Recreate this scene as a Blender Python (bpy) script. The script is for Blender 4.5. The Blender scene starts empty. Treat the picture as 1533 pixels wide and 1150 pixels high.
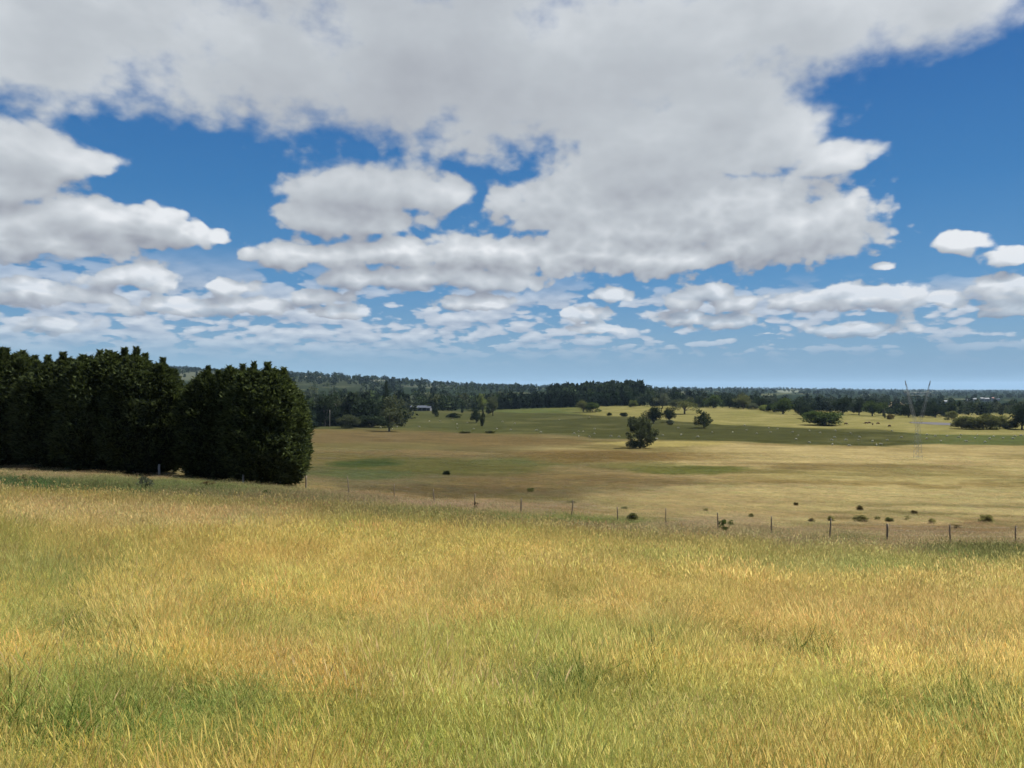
import bpy, bmesh, math, random
import numpy as np
R = math.radians
scene = bpy.context.scene
COL = scene.collection
F_PX, CX, HY = 1203.0, 766.5, 583.0        # focal length, centre column and horizon row in photograph pixels (used to turn sight lines into ground points)
SUN_AZ, SUN_EL = R(62), R(57)              # azimuth clockwise from +Y (the view), elevation

# ------------------------------------------------------------------ node helpers
class NT:
    def __init__(self, tree):
        self.t = tree; self.n = tree.nodes; self.l = tree.links
    def _set(self, sock, v):
        if isinstance(v, bpy.types.NodeSocket): self.l.new(v, sock)
        elif v is not None: sock.default_value = v
    def math(self, op, a, b=None, c=None, clamp=False):
        n = self.n.new('ShaderNodeMath'); n.operation = op; n.use_clamp = clamp
        for s, v in zip(n.inputs, (a, b, c)): self._set(s, v)
        return n.outputs[0]
    def vmath(self, op, a, b=None, c=None, out=0, scale=None):
        n = self.n.new('ShaderNodeVectorMath'); n.operation = op
        for s, v in zip(n.inputs, (a, b, c)): self._set(s, v)
        if scale is not None: self._set(n.inputs['Scale'], scale)
        return n.outputs[out]
    def xyz(self, x=0., y=0., z=0.):
        n = self.n.new('ShaderNodeCombineXYZ')
        for s, v in zip(n.inputs, (x, y, z)): self._set(s, v)
        return n.outputs[0]
    def sep(self, v):
        n = self.n.new('ShaderNodeSeparateXYZ'); self._set(n.inputs[0], v); return n.outputs
    def noise(self, vec, scale, detail=4., rough=.5, lac=2., out=0, dist=0.):
        n = self.n.new('ShaderNodeTexNoise'); n.noise_dimensions = '3D'
        self._set(n.inputs['Vector'], vec)
        for k, v in (('Scale', scale), ('Detail', detail), ('Roughness', rough), ('Lacunarity', lac), ('Distortion', dist)):
            self._set(n.inputs[k], v)
        return n.outputs[out]
    def maprange(self, v, a, b, c=0., d=1., kind='SMOOTHSTEP'):
        n = self.n.new('ShaderNodeMapRange'); n.interpolation_type = kind
        if kind == 'LINEAR': n.clamp = True
        for k, x in (('Value', v), ('From Min', a), ('From Max', b), ('To Min', c), ('To Max', d)):
            self._set(n.inputs[k], x)
        return n.outputs[0]
    def mix(self, f, a, b, kind='MIX'):
        n = self.n.new('ShaderNodeMix'); n.data_type = 'RGBA'; n.blend_type = kind
        self._set(n.inputs[0], f); self._set(n.inputs[6], a); self._set(n.inputs[7], b)
        return n.outputs[2]
    def attr(self, name, kind='GEOMETRY', out='Color'):
        n = self.n.new('ShaderNodeAttribute'); n.attribute_name = name; n.attribute_type = kind
        return n.outputs[out]
    def new(self, t, **kw):
        n = self.n.new(t)
        for k, v in kw.items():
            if k in n.inputs: self._set(n.inputs[k], v)
            else: setattr(n, k, v)
        return n

def angles(px, py):
    dx, dy = (px - CX), (HY - py)
    return math.atan2(dx, F_PX), math.atan2(dy, math.hypot(F_PX, dx))

# ------------------------------------------------------------------ sky: clear-air gradient with fair-weather cumulus
# each cloud bank: bearing / elevation and angular half-sizes, written as sight-line pixels
BANKS = [
 # the broad near cloud overhead
 (130, 5, 330, 135), (60, 60, 150, 85), (390, 85, 240, 108), (640, 80, 300, 140), (800, 120, 300, 135), (1000, 60, 300, 120),
 (1200, 20, 240, 85), (1400, -10, 165, 72), (560, -110, 1000, 190), (1090, 165, 120, 85),
 # its right hand lobe
 (1000, 235, 220, 105), (1010, 325, 265, 85), (1190, 340, 130, 52), (1250, 232, 66, 30), (850, 305, 125, 50), (1165, 195, 85, 52),
 (900, 375, 120, 30), (1000, 385, 125, 28), (1120, 372, 120, 30),
 # left
 (45, 238, 88, 46), (128, 243, 46, 20), (0, 280, 90, 25), (40, 348, 130, 48), (150, 345, 95, 40), (232, 340, 50, 32), (285, 350, 40, 22), (322, 354, 24, 13),
 # centre
 (540, 285, 112, 46), (500, 325, 90, 26), (625, 285, 46, 38), (672, 292, 38, 34), (560, 330, 90, 24), (420, 382, 70, 24), (500, 385, 70, 20), (600, 378, 100, 32), (690, 378, 80, 36), (765, 385, 70, 32),
 (835, 392, 68, 26), (535, 418, 62, 20), (620, 416, 62, 18), (757, 300, 38, 22), (660, 412, 90, 18), (745, 422, 80, 16),
 # low rows
 (180, 415, 48, 20), (226, 412, 48, 24), (350, 432, 42, 14), (30, 436, 70, 20), (110, 446, 70, 14), (1435, 362, 38, 17), (1512, 386, 40, 14), (1318, 399, 20, 7),
 (1028, 452, 44, 15), (1068, 441, 44, 21), (1105, 452, 40, 14), (1215, 454, 60, 17), (1285, 445, 62, 25), (1345, 448, 48, 23), (1416, 446, 28, 12), (1500, 436, 50, 26), (1530, 462, 50, 14), (918, 438, 36, 16),
 (870, 472, 46, 14), (890, 493, 50, 10), (1020, 474, 50, 13), (1090, 482, 60, 13), (250, 460, 90, 16), (380, 456, 80, 15), (510, 466, 50, 13), (470, 446, 60, 12),
 (710, 452, 75, 15), (82, 486, 50, 11), (1290, 494, 80, 12),
]
def srgb(r, g, b, k=1.0):
    return tuple(k * ((v/255.)/12.92 if v/255. <= .04045 else ((v/255.+.055)/1.055)**2.4) for v in (r, g, b)) + (1.,)
def build_world():
    w = bpy.data.worlds.new("World"); scene.world = w; w.use_nodes = True
    t = NT(w.node_tree); t.n.clear()
    tc = t.new('ShaderNodeTexCoord').outputs['Generated']
    d = t.vmath('NORMALIZE', tc)
    x, y, z = t.sep(d)
    az = t.math('ARCTAN2', x, y)
    el = t.math('ARCSINE', z)
    base = t.xyz(az, el, 0.)
    K = CLOUD_K
    sky = t.new('ShaderNodeTexSky'); sky.sky_type = 'NISHITA'; sky.sun_disc = False
    sky.sun_elevation = SUN_EL; sky.sun_rotation = SUN_AZ
    sky.altitude = 300; sky.air_density = 1.0; sky.dust_density = .3; sky.ozone_density = 3.0
    hs = t.new('ShaderNodeHueSaturation'); hs.inputs['Saturation'].default_value = SKY_SAT; hs.inputs['Value'].default_value = SKY_VAL
    t._set(hs.inputs['Color'], sky.outputs[0])
    gr = t.new('ShaderNodeValToRGB'); t._set(gr.inputs[0], el); g = gr.color_ramp
    g.elements[0].position = 0.; g.elements[0].color = srgb(142, 177, 204)
    g.elements[1].position = 1.; g.elements[1].color = srgb(26, 66, 132)
    for p_, c_ in ((.05, (118, 163, 201)), (.13, (86, 145, 198)), (.23, (62, 126, 187)), (.40, (44, 101, 170))): g.elements.new(p_).color = srgb(*c_)
    skyc = t.mix(.75, hs.outputs[0], t.vmath('SCALE', gr.outputs[0], scale=K))
    def noise_space(pos):
        px, pe, _ = t.sep(pos)
        m = t.math('ADD', t.math('MAXIMUM', pe, 0.), .05)
        return t.xyz(t.math('DIVIDE', px, m), t.math('MULTIPLY', t.math('LOGARITHM', m, math.e), 1.9), 0.7), m
    def field(pos, banks, oct_, vs, va):
        nc, m = noise_space(pos)
        # puffs bend the outline of every bank
        w1 = t.noise(nc, 1.7, 2., .55, out=1)
        off = t.vmath('MULTIPLY', t.vmath('SUBTRACT', w1, (.5, .5, .5)), (.26, .12, 0.))
        p = t.vmath('ADD', pos, t.vmath('SCALE', off, scale=t.math('MULTIPLY', m, .5)))
        g = None
        for (cx, cy, rx, ry) in banks:
            a, e = angles(cx, cy)
            ix, iy = F_PX / rx, F_PX / ry
            v = t.vmath('MULTIPLY_ADD', p, (ix, iy, 0.), (-a * ix, -e * iy, 0.))
            ln = t.vmath('LENGTH', v, out=1)
            g = ln if g is None else t.math('SMOOTH_MIN', g, ln, .3)
        bank = t.math('MAXIMUM', t.math('MINIMUM', t.math('SUBTRACT', 1.0, g), .75), -1.3)
        n1 = two_scale(pos, 11., 27., oct_, .5)
        f = t.math('MULTIPLY_ADD', t.math('SUBTRACT', n1, .5), 1.0, bank)
        # rounded heads
        q = t.vmath('ADD', t.vmath('MULTIPLY', p, (1., 1.35, 1.)), t.vmath('SCALE', t.vmath('SUBTRACT', w1, (.5, .5, .5)), scale=.02))
        vo = t.new('ShaderNodeTexVoronoi', voronoi_dimensions='2D', feature='SMOOTH_F1')
        for k_, v_ in (('Vector', q), ('Scale', vs), ('Smoothness', .25), ('Detail', 1.), ('Roughness', .5)): t._set(vo.inputs[k_], v_)
        g_ = f
        f = t.math('MULTIPLY_ADD', t.math('SUBTRACT', .50, vo.outputs['Distance']), va, f)
        return f, nc
    hi_lo = t.maprange(el, .05, .26)
    def two_scale(pos, a, b, oct_, rough):
        q = t.vmath('MULTIPLY', pos, (1., 1.5, 1.))
        na = t.noise(t.vmath('ADD', q, (0., 0., 2.3)), a, oct_, rough); nb = t.noise(t.vmath('ADD', q, (3., 1., 6.7)), b, oct_, rough)
        return t.math('ADD', t.math('MULTIPLY', na, hi_lo), t.math('MULTIPLY', nb, t.math('SUBTRACT', 1., hi_lo)))
    lo_w = t.maprange(el, .03, .12)
    def low(pos, oct_):
        q = t.vmath('MULTIPLY', pos, (1., 3.6, 1.))
        na = t.noise(t.vmath('ADD', q, (.3, 0., 1.3)), 12., oct_, .52); nb = t.noise(t.vmath('ADD', q, (5., 1., 8.7)), 27., oct_, .52)
        a = t.math('ADD', t.math('MULTIPLY', na, lo_w), t.math('MULTIPLY', nb, t.math('SUBTRACT', 1., lo_w)))
        b = t.noise(t.vmath('MULTIPLY', pos, (1., 2.2, 1.)), 6.5, 1., .5)
        vo = t.new('ShaderNodeTexVoronoi', voronoi_dimensions='2D', feature='SMOOTH_F1')
        wob = t.vmath('ADD', q, t.vmath('SCALE', t.xyz(a, a, 0.), scale=.05))
        for k_, v_ in (('Vector', t.vmath('MULTIPLY', wob, (1., .62, 1.))), ('Scale', 30.), ('Smoothness', .2), ('Detail', 1.), ('Roughness', .6)): t._set(vo.inputs[k_], v_)
        a = t.math('MULTIPLY_ADD', t.math('SUBTRACT', .45, vo.outputs['Distance']), .22, a)
        return t.math('ADD', a, t.math('MULTIPLY', t.math('SUBTRACT', b, .5), .35))
    def air(col):
        hz = t.maprange(el, .085, .008, 0., .80)
        hc = t.mix(t.maprange(az, -.55, .55), srgb(*HZ_L, K), srgb(*HZ_R, K))
        return t.mix(hz, col, hc)
    ramp_stops = ((0., (148, 152, 163)), (.3, (170, 175, 183)), (.6, (190, 196, 202)), (.82, (210, 215, 220)), (1., (233, 236, 240)))
    VS = 34.; VA = t.maprange(el, .06, .32, .75, .12, 'LINEAR')
    def strip(y0, y1):
        banks = [b for b in BANKS if b[1] - 2.1 * b[3] - 20 < y1 and b[1] + 2.1 * b[3] + 20 > y0]
        f0, nc = field(base, banks, 3., VS, VA)
        f1, _ = field(t.vmath('ADD', base, t.xyz(.012, t.math('MULTIPLY_ADD', el, .085, .006), 0.)), banks, 3., VS, VA)
        sub = t.math('SUBTRACT', f0, f1)
        fine = t.math('SUBTRACT', two_scale(base, 36., 80., 5., .6), .5)
        fa = t.math('MULTIPLY_ADD', fine, t.maprange(el, .05, .30, 1.0, .5, 'LINEAR'), f0)
        a0 = t.math('MULTIPLY', t.maprange(fa, -.10, t.maprange(el, .22, .38, .17, .58, 'LINEAR')), t.maprange(el, .04, .15, .62, 1., 'LINEAR'))
        # light each part of a cloud sends this way: sunlit shoulders, grey bases
        s = t.math('MULTIPLY_ADD', sub, t.maprange(el, .05, .36, .85, .28, 'LINEAR'), t.math('ADD', t.maprange(el, .04, .18, .34, .54, 'LINEAR'), t.maprange(el, .18, .40, 0., .20, 'LINEAR')))
        s = t.math('MULTIPLY_ADD', fine, t.maprange(el, .1, .3, .26, .05, 'LINEAR'), s)
        s = t.math('SUBTRACT', s, t.math('MULTIPLY', t.maprange(f0, .25, 1.05), t.maprange(el, .1, .42, .12, .34)))
        big = t.noise(nc, .9, 2., .5)
        s = t.math('MULTIPLY_ADD', t.math('SUBTRACT', big, .5), .85, s)
        s = t.math('MINIMUM', t.math('MAXIMUM', s, 0.), 1.)
        ramp = t.new('ShaderNodeValToRGB'); t._set(ramp.inputs[0], s)
        cr = ramp.color_ramp; cr.interpolation = 'LINEAR'
        cr.elements[0].position = 0.; cr.elements[0].color = srgb(*ramp_stops[0][1])
        cr.elements[1].position = 1.; cr.elements[1].color = srgb(*ramp_stops[-1][1])
        for p_, c_ in ramp_stops[1:-1]:
            cr.elements.new(p_).color = srgb(*c_)
        ccol = t.vmath('SCALE', ramp.outputs[0], scale=K)
        col = skyc
        if y1 > 360:
            l0 = low(base, 6.); l1 = low(t.vmath('ADD', base, (.002, .007, 0.)), 5.)
            belt = t.math('MULTIPLY', t.maprange(el, .022, .07), t.maprange(el, t.maprange(az, -.4, .4, .175, .135, 'LINEAR'), .095))
            lf = t.math('ADD', l0, t.maprange(az, -.5, .5, .15, .01, 'LINEAR'))
            lowa = t.math('MULTIPLY', t.maprange(lf, .46, .545), belt)
            lsh = t.math('MULTIPLY_ADD', t.math('SUBTRACT', l0, l1), 2.6, .42, clamp=True)
            lcol = t.vmath('SCALE', t.mix(lsh, srgb(164, 176, 194), srgb(222, 227, 233)), scale=K)
            col = t.mix(t.math('MULTIPLY', lowa, .85), col, lcol)
        col = t.mix(t.math('MULTIPLY', a0, t.maprange(el, .0, .06)), col, ccol)
        bg = t.new('ShaderNodeBackground'); t._set(bg.inputs['Color'], air(col)); bg.inputs['Strength'].default_value = .05
        return bg.outputs[0]
    # the rest of the sky: looser scattered cloud
    px, pe, _ = t.sep(base)
    nz = t.noise(t.xyz(t.math('DIVIDE', x, t.math('ADD', t.math('MAXIMUM', z, 0.), .15)), t.math('DIVIDE', y, t.math('ADD', t.math('MAXIMUM', z, 0.), .15)), 5.), .8, 3., .5)
    far = t.mix(t.maprange(nz, .46, .60), skyc, srgb(205, 209, 213, K))
    bg0 = t.new('ShaderNodeBackground'); t._set(bg0.inputs['Color'], air(far)); bg0.inputs['Strength'].default_value = .05
    sh = None
    edges = [-400, 90, 200, 300, 385, 450, 620]
    for y0, y1 in zip(edges[:-1], edges[1:]):
        b = strip(y0, y1)
        if sh is None: sh = b
        else:
            e0 = math.atan2(HY - y0, F_PX)
            m = t.new('ShaderNodeMixShader'); t._set(m.inputs[0], t.math('LESS_THAN', el, e0)); t._set(m.inputs[1], sh); t._set(m.inputs[2], b); sh = m.outputs[0]
    ahead = t.math('MULTIPLY', t.maprange(t.math('ABSOLUTE', az), .92, .80), t.maprange(el, .62, .52))
    ahead = t.math('MULTIPLY', ahead, t.math('GREATER_THAN', el, -.02))
    m = t.new('ShaderNodeMixShader'); t._set(m.inputs[0], ahead); t._set(m.inputs[1], bg0.outputs[0]); t._set(m.inputs[2], sh)
    out = t.new('ShaderNodeOutputWorld'); t.l.new(m.outputs[0], out.inputs[0])
    w.cycles.sampling_method = 'MANUAL'; w.cycles.sample_map_resolution = 256
    sd = bpy.data.lights.new('sun', 'SUN'); sd.energy = 5.0; sd.angle = R(.53); sd.color = (1., .97, .90)
    so = bpy.data.objects.new('sun', sd); COL.objects.link(so)
    so.rotation_euler = (R(90) - SUN_EL, 0, -SUN_AZ + math.pi)
    # direction check: the lamp shines along its local -Z
def build_camera():
    cd = bpy.data.cameras.new('camera'); co = bpy.data.objects.new('camera', cd); COL.objects.link(co)
    co.location = (0, 0, 0); co.rotation_euler = (R(90), 0, 0)
    cd.sensor_width = 36; cd.lens = 36 * F_PX / 1533; cd.shift_y = 8 / 1533
    cd.clip_start = .05; cd.clip_end = 60000
    scene.camera = co
    vs = scene.view_settings; vs.view_transform = 'Standard'; vs.look = 'None'; vs.exposure = 1.2; vs.gamma = 1
CLOUD_K, SKY_SAT, SKY_VAL = 8.7, 1.35, .52
HZ_L, HZ_R = (140, 174, 199), (118, 154, 186)

# ------------------------------------------------------------------ numpy helpers
rng = np.random.default_rng(7)
def _h(ix, iy, seed):
    n = (ix.astype(np.int64) * 374761393 + iy.astype(np.int64) * 668265263 + seed * 982451653) & 0xffffffff
    n = ((n ^ (n >> 13)) * 1274126177) & 0xffffffff
    n = ((n ^ (n >> 16)) * 2246822519) & 0xffffffff
    return ((n ^ (n >> 15)) & 0xffffff) / float(0xffffff)
def vnoise(x, y, seed=0):
    x = np.asarray(x, float); y = np.asarray(y, float)
    ix = np.floor(x); iy = np.floor(y); fx = x - ix; fy = y - iy
    fx = fx * fx * fx * (fx * (fx * 6 - 15) + 10); fy = fy * fy * fy * (fy * (fy * 6 - 15) + 10)
    a = _h(ix, iy, seed); b = _h(ix + 1, iy, seed); c = _h(ix, iy + 1, seed); d = _h(ix + 1, iy + 1, seed)
    return (a + (b - a) * fx) * (1 - fy) + (c + (d - c) * fx) * fy
def fbm(x, y, oct_=4, seed=0, gain=.5):
    s = 0.; a = 1.; tot = 0.
    for k in range(oct_):
        s = s + a * vnoise(x * 2**k + 17.3 * k, y * 2**k - 9.1 * k, seed + k); tot += a; a *= gain
    return s / tot                      # 0..1
def sstep(a, b, x):
    t = np.clip((x - a) / (b - a), 0, 1); return t * t * (3 - 2 * t)

# ------------------------------------------------------------------ lie of the land: heights at ground distance D along sight columns
PD = np.array([0, 10, 25, 50, 70, 90, 120, 160, 220, 300, 400, 550, 750, 1000, 1500, 2500, 4000, 7000, 30000.])
PROF = {
 -500: [-1.7, -2.3, -3.3, -5.3, -6.5, -7.6, -9.3, -11, -13, -15, -16, -16, -13, 0, 35, 100, 170, 150, 130],
 0:    [-1.7, -2.5, -3.7, -5.9, -7.1, -8.2, -10, -12, -14, -16, -17, -17, -15, -5, 25, 74, 140, 120, 110],
 250:  [-1.7, -2.6, -4.1, -6.4, -7.7, -9.1, -11, -13.3, -16, -18, -19, -19.5, -18, -11, 12, 58, 108, 105, 90],
 480:  [-1.7, -2.75, -4.4, -7.0, -8.9, -10.5, -12.6, -15, -18, -20, -21, -22, -21, -17, -3, 38, 64, 62, 60],
 700:  [-1.7, -2.9, -4.8, -7.9, -10, -11.8, -14.3, -17, -19.5, -21.5, -22.5, -23, -22, -20, -13, 4, 20, 30, 30],
 950:  [-1.7, -3.0, -5.2, -8.9, -11.2, -13, -15.2, -17.3, -19.5, -21.5, -22.5, -22, -16.5, -11, -5, -6, -2, 4, 10],
 1150: [-1.7, -3.1, -5.4, -9.25, -12, -14.2, -16.3, -18, -20, -21.5, -22.5, -21.5, -18.5, -20, -20, -17, -9, 4, 8],
 1380: [-1.7, -3.2, -5.6, -9.5, -12.2, -14.5, -17, -19, -21, -22, -22.5, -23, -24, -24, -25, -25, -22, -16, -8],
 1560: [-1.7, -3.25, -5.7, -9.7, -12.4, -14.7, -17.2, -19.2, -21, -22, -22.5, -23, -24, -25, -26, -26, -24, -20, -14],
 2000: [-1.7, -3.3, -5.9, -9.9, -12.6, -15, -17.4, -19.4, -21, -22, -22.5, -23, -24, -25, -26, -26, -24, -20, -14],
}
def _lut():
    lg = np.linspace(0, math.log(30001), 700)
    cols = np.array(sorted(PROF)); px = np.arange(-500, 2001, 10)
    tab = np.array([np.interp(np.exp(lg) - 1, PD, PROF[c]) for c in cols])
    full = np.array([np.interp(px, cols, tab[:, k]) for k in range(len(lg))]).T
    for ax, n in ((1, 15), (0, 9)):                      # round the joints of the profile
        ker = np.hanning(n + 2)[1:-1]; ker /= ker.sum()
        pad = [(0, 0), (0, 0)]; pad[ax] = (n // 2, n // 2)
        full = np.apply_along_axis(lambda v: np.convolve(v, ker, 'valid'), ax, np.pad(full, pad, 'edge'))
    return lg, px, full
LG, LPX, LUT = _lut()
POND = (289., 545., 13., 26., -23.2)          # farm dam: centre, half sizes, water level
def sight(x, y):
    """bearing column and ground distance of plan points, any direction"""
    th = np.arctan2(x, y); r = np.hypot(x, y)
    tc = np.clip(th, -.80, .80)
    return CX + F_PX * np.tan(tc), r * np.cos(tc)
def height(x, y, rough=True):
    x = np.asarray(x, float); y = np.asarray(y, float)
    px, D = sight(x, y)
    u = np.clip((px + 500) / 10, 0, len(LPX) - 1.001); v = np.clip(np.log(D + 1) / LG[-1] * (len(LG) - 1), 0, len(LG) - 1.001)
    iu = u.astype(int); iv = v.astype(int); fu = u - iu; fv = v - iv
    z = (LUT[iu, iv] * (1 - fu) + LUT[iu + 1, iv] * fu) * (1 - fv) + (LUT[iu, iv + 1] * (1 - fu) + LUT[iu + 1, iv + 1] * fu) * fv
    if rough:
        a = sstep(3, 40, D)
        z = z + (fbm(x / 9, y / 9, 3, 5) - .5) * (.12 + .25 * a) + (fbm(x / 45, y / 45, 3, 9) - .5) * .9 * sstep(15, 120, D) * sstep(30000, 900, D)
        q = ((x - POND[0]) / POND[2]) ** 2 + ((y - POND[1]) / POND[3]) ** 2
        z = z + (POND[4] - .35 - z) * sstep(2.2, 1.0, q)
        z = z + (fbm(x / 420, y / 420, 4, 12) - .5) * 16 * sstep(1200, 3500, D)
    return z
def H(x, y): return float(height(np.array([x]), np.array([y]))[0])
def at(px, D, dz=0.):
    """plan point at depth D on the bearing of photograph column px, standing on the ground"""
    x = D * (px - CX) / F_PX
    return x, D, H(x, D) + dz
def depth_for(px, py, d0=30., d1=900.):
    """depth at which the ground is seen at (px, py): walks out along the bearing"""
    ds = np.exp(np.linspace(math.log(d0), math.log(d1), 900)); x = ds * (px - CX) / F_PX
    rows = HY - F_PX * height(x, ds) / ds
    k = np.argmax(rows <= py)
    return float(ds[k]) if rows[k] <= py else d1
def ground_at(px, py, d0=30., d1=900.):
    return at(px, depth_for(px, py, d0, d1))

# ------------------------------------------------------------------ field colours
def lin(c):
    c = np.asarray(c, float) / 255.
    return np.where(c <= .04045, c / 12.92, ((c + .055) / 1.055) ** 2.4)
PX_F = [-500, 0, 300, 458, 523, 590, 650, 710, 780, 855, 925, 997, 1075, 1155, 1242, 1328, 1422, 1520, 1900]
PY_F = [706, 706, 722, 731, 743, 749, 755, 763, 770, 777, 782, 789, 796, 803, 808, 813, 815, 817, 822]      # foot of the fence
PX_P = [-500, 480, 620, 700, 830, 900, 960, 1100, 1250, 1310, 1400, 1533, 2000]
PY_PB = [640, 641, 643, 648, 650, 655, 657, 661, 667, 668, 664, 667, 667]                                  # near edge of the grazed pasture
PY_PT = [612, 612, 612, 615, 619, 622, 626, 637, 642, 643, 650, 651, 651]                                  # far edge of it
# (px, py, rx, ry, colour, strength): patches of other growth, left paddock ones darkened for cloud shade, lying on the ground where those sight lines meet it
PATCH = [
 (640, 700, 190, 13, (98, 94, 54), .85), (540, 694, 55, 5, (70, 80, 45), .9), (520, 712, 80, 9, (92, 96, 58), .8), (1030, 703, 95, 6, (104, 102, 54), .95), (960, 697, 60, 5, (110, 104, 58), .6),
 (820, 690, 90, 6, (103, 104, 62), .7), (700, 736, 160, 12, (104, 86, 56), .8), (860, 722, 200, 10, (124, 102, 66), .8), (900, 684, 140, 9, (122, 98, 60), .9), (1040, 682, 90, 6, (140, 112, 70), .7),
 (600, 655, 160, 8, (126, 105, 72), .9), (760, 662, 120, 7, (128, 105, 70), .8), (560, 668, 130, 6, (122, 110, 70), .6), (1000, 664, 90, 4, (186, 164, 100), .9), (1300, 682, 240, 13, (192, 166, 114), .75), (1130, 672, 120, 5, (196, 170, 118), .7),
 (1100, 750, 230, 16, (182, 156, 106), .75), (1400, 735, 180, 18, (184, 160, 108), .7), (1360, 712, 180, 10, (172, 152, 98), .5), (930, 770, 120, 9, (172, 146, 98), .7), (1180, 717, 90, 9, (156, 136, 86), .6),
 (1330, 725, 220, 3, (146, 122, 76), .7), (1140, 722, 120, 3, (150, 124, 78), .7), (1420, 796, 140, 10, (140, 112, 78), .9), (1250, 792, 150, 7, (150, 122, 86), .8), (1060, 782, 110, 9, (160, 133, 98), .7), (1500, 755, 90, 6, (158, 136, 92), .5),
 (700, 757, 170, 9, (154, 126, 92), .9), (560, 747, 90, 9, (150, 122, 86), .8), (830, 768, 80, 7, (150, 122, 86), .6),
 (840, 782, 150, 7, (118, 116, 58), .9), (640, 775, 130, 8, (122, 112, 62), .8), (450, 752, 130, 12, (120, 104, 66), .7), (170, 733, 210, 14, (98, 100, 52), .9), (20, 728, 60, 12, (72, 88, 44), .9),
 (330, 742, 110, 9, (112, 104, 60), .7), (1490, 838, 110, 17, (98, 96, 46), .85), (1400, 845, 60, 7, (112, 108, 56), .6), (1250, 868, 130, 16, (134, 128, 66), .6), (1270, 812, 40, 4, (106, 100, 52), .8), (1180, 800, 160, 5, (142, 122, 78), .5),
 (60, 880, 120, 14, (120, 116, 60), .7), (110, 965, 100, 26, (124, 118, 60), .5), (300, 1110, 180, 50, (116, 116, 56), .6), (150, 1080, 200, 60, (112, 118, 54), .6), (60, 1130, 90, 40, (108, 112, 52), .5), (820, 1060, 60, 40, (104, 110, 54), .7), (1450, 1110, 90, 40, (100, 108, 52), .7),
 (700, 1000, 90, 25, (128, 126, 58), .5), (930, 990, 150, 40, (132, 130, 60), .6), (760, 1130, 300, 50, (134, 134, 62), .6), (1150, 1100, 260, 60, (138, 130, 62), .5), (620, 830, 380, 30, (176, 152, 78), .5), (180, 790, 280, 26, (164, 138, 92), .6), (450, 900, 300, 40, (172, 146, 78), .4), (1250, 950, 260, 40, (164, 132, 74), .5), (960, 905, 200, 30, (168, 142, 76), .4),
 (700, 1085, 90, 50, (160, 148, 84), .5), (1010, 1120, 60, 40, (160, 146, 84), .5),
]
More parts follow.
